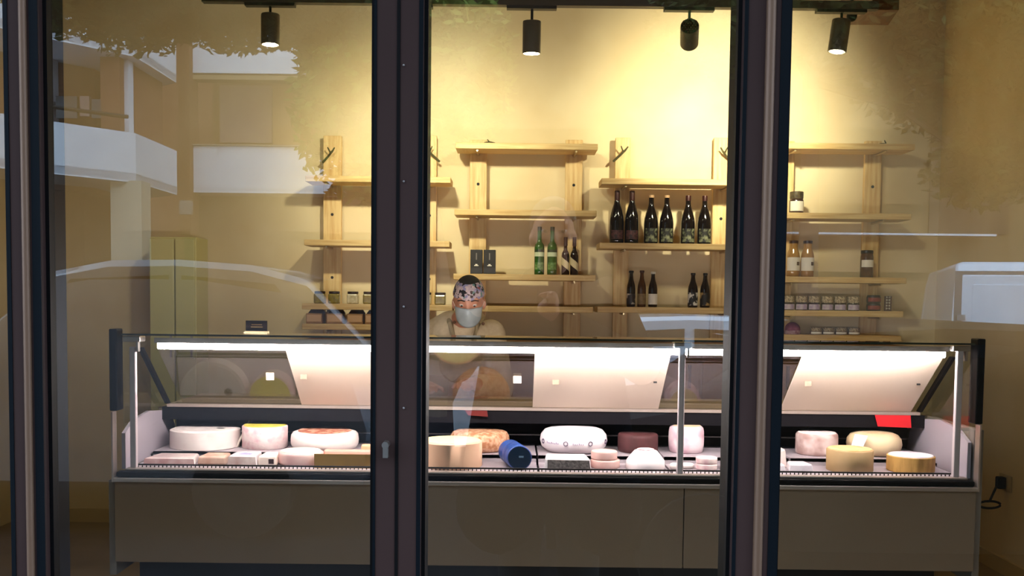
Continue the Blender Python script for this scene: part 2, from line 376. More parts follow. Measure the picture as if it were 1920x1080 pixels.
# ------------------------------------------------------------------ bottles, boxes, jars
def on_board(px, key, i, dy=.1): return Vector((PX(px, YB0+dy, 500), YB0+dy, BOARD[key, i]))
wine_g = mat('wine_glass', '#100a08', rough=.08, spec=.6)
foil = mat('wine_foil', '#3a1712', rough=.35, metal=.3)
cork = mat('wax_top', '#a8835c', rough=.6)
lab_rose = mat('label_rose', '#1c0d0b', '#5e3230', rough=.6, scale=70)
lab_green = mat('label_sage', '#17170f', '#8a8e6c', rough=.6, scale=42, lo=.44, hi=.62)
CH = [(.036, 0), (.0395, .004), (.04, .02), (.04, .125), (.037, .155), (.027, .195), (.0175, .225), (.0145, .245), (.0142, .262)]
def wine(label, loc, cap, capm, labm, h, z0, z1, group):
    s = h/.295; pr = [(r, z*s) for r, z in CH]
    t = thing('wine_bottle', label, 'bottle', loc, group)
    MB().lathe(pr+[(.0135, h-.012), (.001, h-.012)], n=24).build('glass_body', wine_g, t, smooth=True)
    MB().lathe([(.0152, h-cap), (.0158, h-.006), (.0150, h), (.001, h)], n=18).build('capsule', capm, t, smooth=True)
    MB().lathe([(.0406, z0), (.0406, z1)], n=16, a0=math.pi*1.2, a1=math.pi*1.8).build('paper_label', labm, t, smooth=True)
    return t
w1 = wine('tall dark wine bottle with red foil, at the end of the row of six', on_board(1155, 'c', 1), .06, foil, lab_rose, .298, .025, .075, 'wine bottles on the pine shelf')
clone(w1, on_board(1183, 'c', 1), 'tall dark wine bottle with red foil, second in the row of six', 'wine bottles on the pine shelf')
w2 = wine('dark wine bottle with sage label and tan top, third in the row of six', on_board(1219, 'c', 1), .014, cork, lab_green, .275, .012, .088, 'wine bottles on the pine shelf')
clone(w2, on_board(1248, 'c', 1), 'dark wine bottle with sage label and tan top, fourth in the row of six', 'wine bottles on the pine shelf')
w3 = wine('dark wine bottle with sage label and dark top, fifth in the row of six', on_board(1288, 'c', 1), .03, foil, lab_green, .275, .012, .088, 'wine bottles on the pine shelf')
clone(w3, on_board(1319, 'c', 1), 'dark wine bottle with sage label and dark top, last in the row of six', 'wine bottles on the pine shelf')
# green bottles
green_g = mat('green_glass', '#2f5f22', '#23481a', rough=.1, scale=20, spec=.6)
def green(label, loc):
    t = thing('green_bottle', label, 'bottle', loc, 'green bottles beside the dark oil bottles'); h = .272
    MB().lathe([(.025, 0), (.028, .004), (.0285, .02), (.0285, .155), (.025, .172), (.014, .186), (.012, .2), (.0118, h-.002), (.001, h-.002)], n=22).build('glass_body', green_g, t, smooth=True)
    MB().lathe([(.0126, h-.022), (.0126, h), (.001, h)], n=16).build('cap', mat('dark_green_cap', '#14240f', rough=.4), t, smooth=True)
    MB().lathe([(.029, .104), (.029, .128)], n=14, a0=math.pi*1.1, a1=math.pi*1.9).build('paper_label', mat('label_greenish', '#c8d2ae', rough=.6), t, smooth=True)
    MB().lathe([(.0288, .03), (.0288, .07)], n=14, a0=math.pi*1.18, a1=math.pi*1.82).build('printed_figure', mat('label_green_print', '#3a6a2a', '#7c9c58', rough=.5, scale=70), t, smooth=True)
    MB().lathe([(.0291, .13), (.0291, .142)], n=14, a0=math.pi*1.1, a1=math.pi*1.9).build('dark_band', mat('label_dark_green', '#16301a', rough=.5), t, smooth=True)
    return t
g1 = green('tall green bottle with a pale band, farther from the dark oil bottles', on_board(1011, 'b', 2))
clone(g1, on_board(1035, 'b', 2), 'tall green bottle with a pale band, next to the dark oil bottles')
oil_g = mat('oil_glass', '#23120b', rough=.12, spec=.6)
def oil(label, loc):
    t = thing('oil_bottle', label, 'bottle', loc, 'dark oil bottles'); h = .215
    MB().lathe([(.02, 0), (.0225, .004), (.0228, .11), (.019, .128), (.0105, .142), (.0095, .16), (.0095, h-.001), (.001, h-.001)], n=20).build('glass_body', oil_g, t, smooth=True)
    MB().lathe([(.0112, h-.05), (.0112, h), (.001, h)], n=14).build('cap', mat('oil_cap', '#2b120c', rough=.4), t, smooth=True)
    m = MB(); n_ = 12; vs = []
    for i in range(n_+1):
        a = math.pi*(1.08+.84*i/n_); zz = .085-.045*i/n_
        vs += [(.0234*math.cos(a), .0234*math.sin(a), zz-.022), (.0234*math.cos(a), .0234*math.sin(a), zz+.022)]
    m.add(vs, [(2*i, 2*i+2, 2*i+3, 2*i+1) for i in range(n_)]); m.build('slanting_label', label_c, t, smooth=True)
    return t
o1 = oil('slim dark bottle with slanting cream label, beside the green bottle', on_board(1060, 'b', 2))
clone(o1, on_board(1076.5, 'b', 2), 'slim dark bottle with slanting cream label, at the end beyond its twin')
# black gift boxes
card_k = mat('black_card', '#17130f', '#221c16', rough=.5, scale=20)
def gift(label, px):
    p = on_board(px, 'b', 2, .08); t = thing('black_box', label, 'box', p, 'black gift boxes')
    MB().box(-.034, .034, -.03, .03, 0, .137).build('card_body', card_k, t, bevel=.002)
    MB().box(-.006, .006, -.0312, -.0301, .05, .056).box(-.012, .012, -.0312, -.0301, .045, .050).build('printed_emblem', label_w, t)
    MB().box(-.003, .003, -.0312, -.0301, .08, .118).build('printed_bottle', mat('grey_print', '#77706a', rough=.5), t)
    MB().box(-.034, .034, -.0308, -.0301, .0, .035).build('lower_band', mat('grey_card', '#2c2a2c', rough=.5), t)
    return t
b1 = gift('black gift box with small white emblem, above the cap of the person', 893.5)
clone(b1, on_board(918, 'b', 2, .08), 'black gift box with small white emblem, beside its twin and nearer the bottles')
# beer bottles on the lower board
beer_g = mat('beer_glass', '#1c0e07', rough=.1, spec=.6); beer_a = mat('amber_glass', '#4a2a0e', rough=.12, spec=.6)
BE = [(.026, 0), (.0285, .004), (.029, .02), (.029, .095), (.026, .115), (.015, .145), (.012, .165), (.0118, .186)]
def beer(label, px, glassm, labm, capm, h, wide=1, z0=.015, z1=.075):
    t = thing('beer_bottle', label, 'bottle', on_board(px, 'c', 2), 'small beer bottles on the lower board'); s = h/.19
    MB().lathe([(r*wide, z*s) for r, z in BE]+[(.001, .186*s)], n=20).build('glass_body', glassm, t, smooth=True)
    MB().lathe([(.0135, h-.012), (.0135, h-.002), (.012, h), (.001, h)], n=16).build('crown_cap', capm, t, smooth=True)
    MB().lathe([(.0293*wide, z0), (.0293*wide, z1)], n=14, a0=math.pi*1.05, a1=math.pi*1.95).build('paper_label', labm, t, smooth=True)
    return t
beer('small dark beer bottle with white band near its foot', 1184, beer_g, mat('label_dark', '#2a1d16', '#bdb2a4', rough=.6, scale=26, lo=.5, hi=.56), iron_m, .205, .85)
beer('small amber beer bottle between the dark one and the white label', 1204, beer_a, mat('label_amber', '#6a5230', '#8a744a', rough=.6, scale=40), foil, .207, .85)
beer('small beer bottle with plain white label, third in its row', 1225, beer_g, label_w, mat('white_cap', '#cfc9bd', rough=.4), .2, .9)
beer('beer bottle with black and white picture label, beside the portrait label', 1300, beer_g, mat('label_bw', '#141414', '#d8d4c8', rough=.6, scale=30, lo=.47, hi=.53), iron_m, .196, .98, .012, .085)
beer('beer bottle with dark label and a golden portrait, last in its row', 1323, beer_g, mat('label_gold', '#1a130d', '#a8864a', rough=.6, scale=24, lo=.5, hi=.58), iron_m, .196, .98, .012, .085)
# square jars on the low board
olive = mat('olive_content', '#8a7a2a', '#6b5c1c', rough=.15, scale=50, spec=.6); olive2 = mat('pale_content', '#a79a72', '#c4b896', rough=.15, scale=60, spec=.6)
def sqjar(label, px, m):
    t = thing('square_jar', label, 'jar', on_board(px, 'a', 2), 'square jars with dark lids')
    MB().box(-.031, .031, -.031, .031, 0, .056).build('glass_body', m, t, bevel=.007)
    MB().lathe([(.03, .056), (.031, .058), (.031, .068), (.029, .07), (.001, .07)], n=24).build('lid', mat('brown_lid', '#2a1608', rough=.4), t, smooth=True)
    return t
j1 = sqjar('square olive jar with dark lid, first in the row over the kraft boxes', 600, olive)
for px, m, l in ((627, olive, 'square olive jar with dark lid, second in the row over the kraft boxes'), (662, olive2, 'pale square jar with dark lid in the row over the kraft boxes'),
                 (692, olive, 'square olive jar with dark lid tucked beside the middle window post'), (799, olive2, 'pale square jar with dark lid between the post and the person'), (826, olive, 'square olive jar with dark lid just beside the shoulder of the person')):
    sqjar(l, px, m)
# kraft boxes with lifted flaps
kraft = mat('kraft_card', '#a07850', '#8a6542', rough=.8, scale=10); kraft_d = mat('kraft_inside', '#3f2410', rough=.9)
def kbox(label, px):
    t = thing('kraft_box', label, 'box', on_board(px, 'a', 3, .07), 'open kraft boxes on the lowest board')
    MB().box(-.045, .045, -.05, .05, 0, .058).build('carton', kraft, t, bevel=.002)
    MB().hexa([(-.047, .02, .058), (.047, .02, .058), (.047, .05, .058), (-.047, .05, .058), (-.03, .035, .084), (.03, .035, .084), (.03, .05, .084), (-.03, .05, .084)]).build('raised_flap', kraft_d, t)
    MB().box(-.04, .04, -.0515, -.0501, .012, .05).build('paper_label', mat('tan_label', '#c59c74', rough=.7), t)
    return t
k1 = kbox('open kraft box at the outer end of the lowest board', 592)
for px, l in ((630, 'second open kraft box from the outer end of the lowest board'), (668, 'third open kraft box from the outer end of the lowest board'), (702, 'open kraft box half hidden by the middle window post')):
    clone(k1, on_board(px, 'a', 3, .07), l)
# unit d
jam = mat('jam_dark', '#2a1408', '#3a1d0c', rough=.12, scale=20, spec=.6)
def rjar(name, label, loc, r, h, body, lidm, labm, lz0, lz1, group=None, lidh=.02, shoulder=True):
    t = thing(name, label, 'jar', loc, group); hb = h-lidh
    pr = [(r*.92, 0), (r, .004), (r, hb*.86), (r*.9, hb)] if shoulder else [(r*.95, 0), (r, .003), (r, hb)]
    MB().lathe(pr+[(.001, hb)], n=22).build('glass_body', body, t, smooth=True)
    MB().lathe([(r*.92, hb), (r*.95, hb+.002), (r*.95, h-.002), (r*.9, h), (.001, h)], n=22).build('lid', lidm, t, smooth=True)
    if labm: MB().lathe([(r+.0007, lz0), (r+.0007, lz1)], n=16, a0=math.pi*1.12, a1=math.pi*1.88).build('paper_label', labm, t, smooth=True)
    return t
rjar('jam_jar', 'dark jam jar with cloudy lid and round white label, alone on its board', on_board(1490, 'd', 1), .04, .125, jam, mat('gilt_lid', '#5a4c2a', '#2f2414', rough=.4, scale=60), label_w, .015, .07, None, .04)
jui = mat('juice_orange', '#b08448', '#946a34', rough=.12, scale=10, spec=.6)
def juice(label, px):
    t = thing('juice_bottle', label, 'bottle', on_board(px, 'd', 2), 'orange juice bottles'); h = .205
    MB().lathe([(.033, 0), (.0355, .004), (.036, .03), (.036, .115), (.033, .135), (.025, .155), (.0235, .165), (.0235, h-.012), (.001, h-.012)], n=22).build('glass_body', jui, t, smooth=True)
    MB().lathe([(.0255, h-.016), (.0255, h), (.001, h)], n=20).build('lid', mat('maroon_lid', '#2c0f0a', rough=.35), t, smooth=True)
    MB().lathe([(.0366, .035), (.0366, .11)], n=16, a0=math.pi*1.05, a1=math.pi*1.95).build('paper_label', label_w, t, smooth=True)
    MB().lathe([(.0370, .065), (.0370, .085)], n=6, a0=math.pi*1.6, a1=math.pi*1.78).build('printed_mark', mat('brown_print', '#5c4634', rough=.6), t, smooth=True)
    return t
q1 = juice('orange juice bottle with white label, beside the dark post', 1487)
clone(q1, on_board(1513.5, 'd', 2), 'orange juice bottle with white label, away from the post beyond its twin')
rjar('brown_jar', 'tall brown jar with a white band label in front of the pine upright', on_board(1625, 'd', 2), .036, .155, mat('brown_sauce', '#4a2a12', '#5c3718', rough=.15, scale=14, spec=.6), mat('dark_lid', '#1d0f08', rough=.35), label_w, .06, .1, None, .018)
lace = mat('cloth_lid', '#cdb894', '#7c6a50', rough=.8, scale=150, lo=.42, hi=.6); jlab = mat('lilac_label', '#cfc3c6', '#a793b4', rough=.7, scale=40)
ords = ['first', 'second', 'third', 'fourth', 'fifth', 'sixth']
for i, px in enumerate((1480, 1504, 1528, 1553, 1577, 1602)):
    rjar('preserve_jar', 'small preserve jar with cloth lid, %s from the dark post in the row of six' % ords[i], on_board(px, 'd', 3), .034, .08, jam, lace, jlab, .004, .034, 'preserve jars in the row of six', .036)
redl = mat('red_label', '#7a2420', '#8e3a30', rough=.6, scale=50)
for i in range(2):
    rjar('red_tin', '%s dark tin with red label stacked beside the preserve jars' % ('lower' if i == 0 else 'upper'), on_board(1640, 'd', 3)+Vector((0, 0, .045*i)), .038, .0445, mat('maroon_tin', '#2a0d0b', rough=.4), mat('tin_lid', '#1c0a08', rough=.4), redl, .008, .03, 'red label tins', .008, False)
p = on_board(1667, 'd', 3); t = thing('lettered_card', 'upright maroon card with a column of white letters beside the red tins', 'card', p)
MB().box(-.02, .02, -.004, .004, 0, .085).build('card_body', mat('maroon_card', '#4a201c', rough=.6), t)
mk = MB()
for i in range(5): z = .01+i*.016; mk.box(-.012, -.007, -.0055, -.0041, z, z+.01); mk.box(.006, .011, -.0055, -.0041, z, z+.01); mk.box(-.012, .011, -.0055, -.0041, z+.004, z+.0062)
mk.build('lettering', label_w, t)
pl = rjar('preserve_tub', 'low jar with purple round cloth top beside the dark post', on_board(1489, 'd', 4), .046, .028, mat('lilac_tub', '#b79aa0', '#8b5a68', rough=.6, scale=60), mat('purple_lid', '#6b3350', rough=.6), None, 0, 0, None, .006, False)
MB().ball((0, 0, .027), (.044, .044, .042), 18, 10).build('purple_cloth', mat('purple_cloth', '#7a3a58', '#94506c', rough=.8, scale=30), pl, smooth=True)
for i, px in enumerate((1533, 1556, 1580, 1604)):
    rjar('preserve_tub', 'low cream tub on the lowest board, %s in its row of four' % ords[i], on_board(px, 'd', 4), .032, .04, mat('brown_tub', '#6b4a2c', rough=.5), lace, label_w, .004, .016, 'low tubs on the lowest board', .02, False)

# ------------------------------------------------------------------ refrigerated cheese counter
YF = 1.76                                 # front glass
zTop = P(1000, 634, YF).z; zLed = P(1000, 656, YF+.03).z; zFoot = P(1000, 888, YF).z
XA, XB = PX(230, YF, 780), PX(1822, YF, 780)
xl, xr = PX(217, YF, 900), PX(1828, YF, 900)
ct = thing('cheese_counter', 'long glass fronted refrigerated counter with taupe panels and a bright light strip', 'counter', ((xl+xr)/2, 2.2, 0))
def cb(name, m, x0, x1, y0, y1, z0, z1, bevel=0, parent=None):
    return MB().box(x0, x1, y0, y1, z0, z1).build(name, m, parent or ct, True, bevel=bevel)
yBack = 2.30; yBody = 2.68
xj = PX(1280, YF, 980); zPan = P(1000, 910, YF-.03).z; zPb = P(1000, 1064, YF-.03).z
zTrim0 = P(1000, 913, YF-.035).z; zTrim1 = P(1000, 905, YF-.035).z; zb1 = P(1000, 892, YF-.02).z
cb('front_panel', taupe_m, xl+.003, xj-.0015, YF-.02, YF+.01, zPb, zTrim0, .002)
cb('front_panel', taupe_m, xj+.0015, xr-.003, YF-.02, YF+.01, zPb, zTrim0, .002)
cb('plinth', mat('blue_black_plinth', '#141a22', rough=.4), PX(262, YF+.06, 1070), xr-.1, YF+.06, yBody-.06, 0, zPb+.05)
cb('body', greyp_m, xl+.02, xr-.02, YF+.011, yBody, zPb, zb1-.10)
cb('trim_strip', trim_m, xl, xr, YF-.035, YF+.0, zTrim0, zTrim1, .002)
cb('bumper', black_m, xl+.012, xr-.012, YF-.03, YF+.0, zTrim1+.001, zb1, .006)
cb('sill', trim_m, XA+.01, XB-.01, YF-.012, YF+.022, zb1, zb1+.007, .002)
zEl, zEr = P(222, 770, YF).z, P(1832, 795, YF).z
for s, (xe, zE, nm) in enumerate(((xl, zEl, 'a'), (xr, zEr, 'b'))):
    sg = -1 if s == 0 else 1
    x0, x1 = sorted((xe, xe+sg*.025)); cb('end_panel', greyp_m, x0+ (0 if sg > 0 else 0), x1, YF+.0, yBody, zPb-.05, zE-.02 if s else zTrim0, .003)
    x0, x1 = sorted((xe, xe-sg*.006)); cb('corner_trim', trim_m, x0, x1, YF-.036, YF-.002, zTrim0, zE, .001)
    # black end frame: upright band and top cap
    x0, x1 = sorted((xe-sg*.012, xe+sg*.014)); cb('end_frame', black_m, x0, x1, YF-.012, YF+.045, zE, zTop+.015, .004)
    # inner side wall and side glass
    xi = XA if s == 0 else XB
    m = MB(); ys = [YF+.02, YF+.02, YF+.12, yBack-.1, yBack, yBack]; zm = P(300, 764, yBack).z if s == 0 else P(1700, 780, yBack).z
    poly = [(YF+.02, zb1), (YF+.02, zm-.03), (YF+.1, zm+.005), (YF+.25, zm+.02), (yBack-.08, zm), (yBack-.02, zm-.06), (yBack, zm-.13), (yBack, zb1)]
    k = len(poly); x0, x1 = sorted((xi, xi-sg*(-.012)))
    m.add([(x0, y, z) for y, z in poly]+[(x1, y, z) for y, z in poly], [tuple(range(k)), tuple(range(2*k-1, k-1, -1))]+[(i, i+k, (i+1) % k+k, (i+1) % k) for i in range(k)])
    m.build('inner_side', lav_m, ct, True)
    gx0, gx1 = sorted((xi+sg*.001, xi+sg*.005)); gm = MB()
    pg = [(YF+.02, zm-.03), (YF+.02, zTop-.01), (YF+.12, zTop-.01), (yBack-.05, zm)]; k = 4
    gm.add([(gx0, y, z) for y, z in pg]+[(gx1, y, z) for y, z in pg], [tuple(range(k)), tuple(range(2*k-1, k-1, -1))]+[(i, i+k, (i+1) % k+k, (i+1) % k) for i in range(k)])
    gm.build('side_glass', G_CASE, ct, True)
# posts and clamps
posts = (250, 1277, 1796)
for i, px in enumerate(posts):
    x = PX(px, YF+.012, 770); zt = P(px, 650, YF+.012).z
    cb('post', mat('post_satin', '#d9c9cd', rough=.3, metal=.15), x-.0105, x+.0105, YF+.006, YF+.024, zb1+.006, zt, .003)
    cl = cb('clamp', steel_m, x-.03, x+.03, YF-.004, YF+.05, zTop-.028, zTop-.008, .004)
    MB().box(x+.015, x+.022, YF+.0, YF+.02, zTop-.06, zTop-.028).build('clamp_pin', steel_m, cl, True)
xpost = PX(1277, YF, 770)
for a, b in ((XA+.004, xpost-.002), (xpost+.002, XB-.004)):
    cb('front_glass', G_CASE, a, b, YF-.004, YF+.002, zb1+.007, zTop-.012)
    g = cb('top_glass', G_CASE, a, b, YF-.012, YF+.19, zTop-.006, zTop+.0)
    MB().box(a, b, YF-.0145, YF-.0122, zTop-.006, zTop+.0002).build('glass_edge', edge_m, g, True)
# light strip
xa, xb = PX(296, YF+.035, 655), PX(1772, YF+.035, 655)
MB().box(xa-.01, xb+.01, YF+.028, YF+.058, zLed+.009, zLed+.026).build('light_housing', steel_m, ct, True)
MB().tube([(xa, YF+.04, zLed), (xb, YF+.04, zLed)], .012, 12).build('light_strip', led_m, ct, True, smooth=True)
# sloping rear doors
yD0, yD1 = YF+.11, YF+.38
zD0, zD1 = P(1000, 660, yD0).z, P(1000, 764, yD1).z
def door(px0, px1, m, name, off):
    a, b = PX(px0, yD0, 662), PX(px1, yD0, 662); dy = .006
    return MB().hexa([(a, yD1+off, zD1), (b, yD1+off, zD1), (b, yD1+off+dy, zD1), (a, yD1+off+dy, zD1), (a, yD0+off, zD0), (b, yD0+off, zD0), (b, yD0+off+dy, zD0), (a, yD0+off+dy, zD0)]).build(name, m, ct, True)
def onslope(px, py, off=-.003):
    for k in range(60):
        y = yD0+(yD1-yD0)*k/59; p = P(px, py, y)
        if p.z >= zD0+(zD1-zD0)*k/59: pass
        else: continue
    best = min(((abs(P(px, py, yD0+(yD1-yD0)*k/200).z-(zD0+(zD1-zD0)*k/200)), k) for k in range(201)))[1]
    y = yD0+(yD1-yD0)*best/200; p = P(px, py, y); return p+Vector((0, off, -.001))
for a, b, hs, sc in ((535, 780, (570, 705), None), (1003, 1258, (1042, 715), (1228, 716)), (1505, 1770, (1514, 718), (1721, 720))):
    d = door(a, b, white_m, 'white_door', 0)
    q = onslope(*hs, off=-.006); MB().cbox(q, (.024, .004, .02)).build('finger_grip', mat('grip_grey', '#9a8673', rough=.4), d, True)
    if sc: q = onslope(*sc, off=-.006); MB().cbox(q, (.012, .004, .006)).build('door_lock', blk_m, d, True)
for a, b, hs in ((292, 560, (507, 705)), (765, 1030, (970, 711)), (1240, 1520, None)):
    d = door(a, b, G_DOOR, 'glass_door', .012)
    if hs: q = onslope(*hs, off=-.004); MB().cbox(q, (.028, .003, .026)).build('finger_grip', white_m, d, True)
cb('door_rail', trim_m, XA+.02, XB-.02, yD1-.006, yD1+.03, zD1-.012, zD1-.001)
m = MB()
for xx in (XA+.02, XB-.02):
    m.hexa([(xx-.006, yD1-.01, zD1), (xx+.006, yD1-.01, zD1), (xx+.006, yD1+.02, zD1), (xx-.006, yD1+.02, zD1), (xx-.006, yD0-.01, zD0), (xx+.006, yD0-.01, zD0), (xx+.006, yD0+.02, zD0), (xx-.006, yD0+.02, zD0)])
m.build('door_side_rails', black_m, ct, True)
cb('door_top_rail', steel_m, xa, xb, yD0-.004, yD0+.03, zD0, zD0+.008)
cb('worktop', mat('cream_worktop', '#b9a78a', rough=.4), xl, xr, yD1+.031, yBody+.02, zD1-.05, zD1-.015, .003)
zback0 = P(1000, 852, yBack).z
cb('deck_back', darkin, XA, XB, yBack, yBack+.02, zb1-.1, zD1-.051)
cb('rear_body', greyp_m, xl+.02, xr-.02, yBack+.021, yBody, zb1-.1, zD1-.051)
cb('deck_roof', darkin, XA, XB, yD1+.0, yBack, zD1-.06, zD1-.013)
q0, q1_ = P(300, 806, yBack-.02), P(1800, 826, yBack-.02)
MB().tube([(XA, yBack-.012, (q0.z+q1_.z)/2), (XB, yBack-.012, (q0.z+q1_.z)/2)], .003, 8).build('back_rail', steel_m, ct, True, smooth=True)
# deck trays in two tiers
zF = P(1000, 880, YF+.09).z; zR = P(1000, 855, 2.0).z
yTs = 2.015
tx = [290, 528, 770, 1008, 1248, 1490, 1765]
tx = [PX(v, 1.95, 870) for v in tx]; tx[0] = XA+.006; tx[-1] = XB-.006
for i in range(6):
    a, b = tx[i]+.004, tx[i+1]-.004
    m = MB().box(a, b, YF+.055, yTs-.012, zF-.012, zF); m.hexa([(a, YF+.024, zb1-.012), (b, YF+.024, zb1-.012), (b, YF+.055, zF-.012), (a, YF+.055, zF-.012), (a, YF+.024, zb1-.002), (b, YF+.024, zb1-.002), (b, YF+.055, zF), (a, YF+.055, zF)]); m.box(a, b, yTs-.014, yTs-.012, zF-.012, zF+.004); m.build('front_tray', tray_m, ct, True)
    m = MB().box(a, b, yTs, yBack-.004, zR-.012, zR); m.box(a, b, yTs, yTs+.004, zR-.022, zR); m.build('rear_tray', tray_m, ct, True)
cb('deck_bed', darkin, XA, XB, YF+.02, yBack, zb1-.1, zF-.013)
cb('deck_step', darkin, XA, XB, yTs+.005, yBack, zF-.013, zR-.013)
# grille in front
gy = YF+.042; gz0 = zb1+.002; gz1 = P(1000, 879, gy).z
MB().box(XA+.03, XB-.03, gy-.003, gy+.003, gz1-.003, gz1+.002).build('grille_rail', blk_m, ct, True)
m = MB(); n = 200
for i in range(n+1):
    x = XA+.035+(XB-XA-.07)*i/n; m.box(x-.0015, x+.0015, gy-.002, gy+.002, gz0-.01, gz1-.004)
m.build('grille_bars', blk_m, ct, True)['kind'] = 'stuff'
# red ticket clips hanging under the door rail
for px0, px1, py0, py1, lab, mm_ in ((1640, 1708, 777, 800, 'bright red plastic ticket hanging under the rail above the yellow cheese', mat('red_plastic', '#d8202a', rough=.4)), (872, 915, 767, 779, 'dark red ticket hanging under the rail above the brown cheese', mat('dark_red_plastic', '#5a1414', rough=.4))):
    y = yD1-.012; a = P(px0, py0, y); b = P(px1, py1, y); zt = zD1-.012
    m = MB().hexa([(a.x+.012, y-.004, b.z-.0), (b.x, y-.004, b.z-.004), (b.x, y-.001, b.z-.004), (a.x+.012, y-.001, b.z), (a.x, y-.004, zt), (b.x-.004, y-.004, zt), (b.x-.004, y-.001, zt), (a.x, y-.001, zt)])
    tag(m.build('price_ticket', mm_), lab, 'ticket')
# small brown sign standing on the glass top
p = P(481, 617, YF+.1); zs = zTop
t = thing('counter_sign', 'small dark brown sign on a white foot standing on the counter glass', 'sign', (p.x, YF+.1, zs))
MB().box(-.036, .036, -.004, .004, .01, .045).build('board', mat('sign_brown', '#2f140a', rough=.4), t)
MB().box(-.04, .04, -.012, .012, 0, .01).build('foot', label_c, t)
MB().box(-.016, .02, -.0052, -.0041, .03, .033).box(-.018, .022, -.0052, -.0041, .022, .025).build('lettering', mat('sign_gold', '#b08c58', rough=.5), t)

# ------------------------------------------------------------------ cheeses
def rind(n, a, b, **k): return mat('rind_'+n, a, b, **{**dict(rough=.7, scale=22, bump=.25), **k})
def wheel(name, label, x0, x1, ytop, row, m, prof='flat', topm=None, jit=.02, h=None, dy=0, group=None, seed=None, squash=1):
    zb = zR if row == 'r' else zF
    yc = (2.145 if row == 'r' else 1.91)+dy
    c = (x0+x1)/2; r = (PX(x1, yc-.0, 850)-PX(x0, yc, 850))/2
    if h is None: h = P(c, ytop, yc-r*.55).z-zb
    t = thing(name, label, 'cheese', (PX(c, yc, 850), yc, zb), group); sd = seed if seed is not None else len(bpy.data.objects)*.37
    if prof == 'flat': pr = [(r*.93, 0), (r*.985, h*.06), (r, h*.2), (r*1.0, h*.8), (r*.985, h*.93), (r*.93, h)]
    elif prof == 'sharp': pr = [(r*.97, 0), (r, h*.03), (r, h*.97), (r*.97, h)]
    elif prof == 'bulge': pr = [(r*.78, 0), (r*.9, h*.05), (r*.97, h*.2), (r, h*.45), (r*.98, h*.72), (r*.91, h*.9), (r*.8, h*.97), (r*.6, h)]
    elif prof == 'round': pr = [(r*.6, 0), (r*.8, h*.03), (r*.95, h*.2), (r, h*.45), (r*.97, h*.68), (r*.86, h*.86), (r*.68, h*.95), (r*.4, h*.99), (r*.15, h)]
    elif prof == 'dome': pr = [(r*.97, 0), (r, h*.05), (r*.985, h*.42), (r*.92, h*.52), (r*.74, h*.76), (r*.58, h*.95), (r*.46, h)]
    elif prof == 'drum': pr = [(r*.86, 0), (r*.93, h*.04), (r*.99, h*.25), (r, h*.5), (r*.98, h*.8), (r*.93, h*.93), (r*.82, h)]
    MB().lathe(pr+[(.001, h*1.004)], n=40, jit=jit, seed=sd, sy=squash).build('rind', m, t, smooth=True, sharp=50)
    if topm:
        rt_ = pr[-1][0]*.96; MB().lathe([(rt_, h+.0005), (rt_*.98, h+.003), (.001, h+.003)], n=36, jit=jit, seed=sd, sy=squash).build('top_face', topm, t, smooth=True)
    return t, r, h
white_r = rind('white', '#e8d8d2', '#f2e8e2'); pink_r = rind('pink', '#dfb6ba', '#efdcd8', scale=34, lo=.36, hi=.56); 
c, r, h = wheel('round_cheese', 'low white cheese wheel with pricked top at the end of the rear row', 322, 449, 808, 'r', white_r, 'sharp', mat('white_face', '#f0e6e2', '#e6d8d2', rough=.7, scale=20), .012)
MB().lathe([(.018, h), (.016, h+.003), (.001, h+.003)], (.06, -.01, 0), 14).build('paper_seal', mat('grey_seal', '#8b8486', rough=.6), c)
wheel('round_cheese', 'tall drum cheese with yellow top in the rear row', 455, 539, 800, 'r', pink_r, 'sharp', mat('yellow_top', '#e0cf4e', '#e8d868', rough=.6, scale=14), .012)
wheel('round_cheese', 'rounded white cheese with rusty brown top behind the gold tray', 546, 672, 812, 'r', white_r, 'drum', mat('rust_top', '#a4573c', '#d8a48a', rough=.8, scale=40, lo=.42, hi=.6), .015)
wheel('round_cheese', 'brown mottled cheese wheel behind the big yellow half wheel', 844, 955, 810, 'r', rind('brown', '#a8704a', '#d2a686', scale=60, lo=.4, hi=.6, bump=.5), 'bulge', None, .02)
c, r, h = wheel('round_cheese', 'large smooth white wheel with purple stamped marks on its side', 1012, 1138, 803, 'r', rind('smooth_white', '#ece2e6', '#f4ecee', bump=.03, rough=.45), 'round', None, .0)
prn = mat('purple_stamp', '#5f5068', rough=.6); zz = h*.45
for a in (-2.72, -1.86, -1.12, -.42):
    m = MB()
    for k in range(10):
        w = math.tau*k/10; rr = .0075; aa = a+rr*math.cos(w)/r; m.ball(((r+.0006)*math.cos(aa), (r+.0006)*math.sin(aa), zz+rr*math.sin(w)), .0022, 6, 4)
    m.build('round_stamp', prn, c)
for a0, a1 in ((-2.5, -2.05), (-1.65, -1.3)):
    m = MB(); n_ = int((a1-a0)*r/.007)
    for k in range(n_):
        a = a0+(a1-a0)*k/n_; hh = .004+.003*(k % 3 == 0); m.hexa([((r+q)*math.cos(a+d_), (r+q)*math.sin(a+d_), z_) for z_ in (zz-.004, zz-.004+hh) for q, d_ in ((-.002, 0), (.0012, 0), (.0012, .02), (-.002, .02))])
    m.build('stamped_lettering', mat('pale_stamp', '#9c8aa8', rough=.6), c)['kind'] = 'stuff'
wheel('round_cheese', 'dark wine red cheese wheel behind the white dome', 1158, 1233, 815, 'r', rind('wine', '#3a1618', '#4c2224', scale=30), 'flat', None, .01)
wheel('round_cheese', 'tall pinkish white drum cheese behind the middle post', 1253, 1319, 800, 'r', rind('rosy', '#d0a8b4', '#e8d4d8', scale=20, lo=.36, hi=.6), 'drum', mat('tan_top', '#d8bf9a', rough=.7), .02)
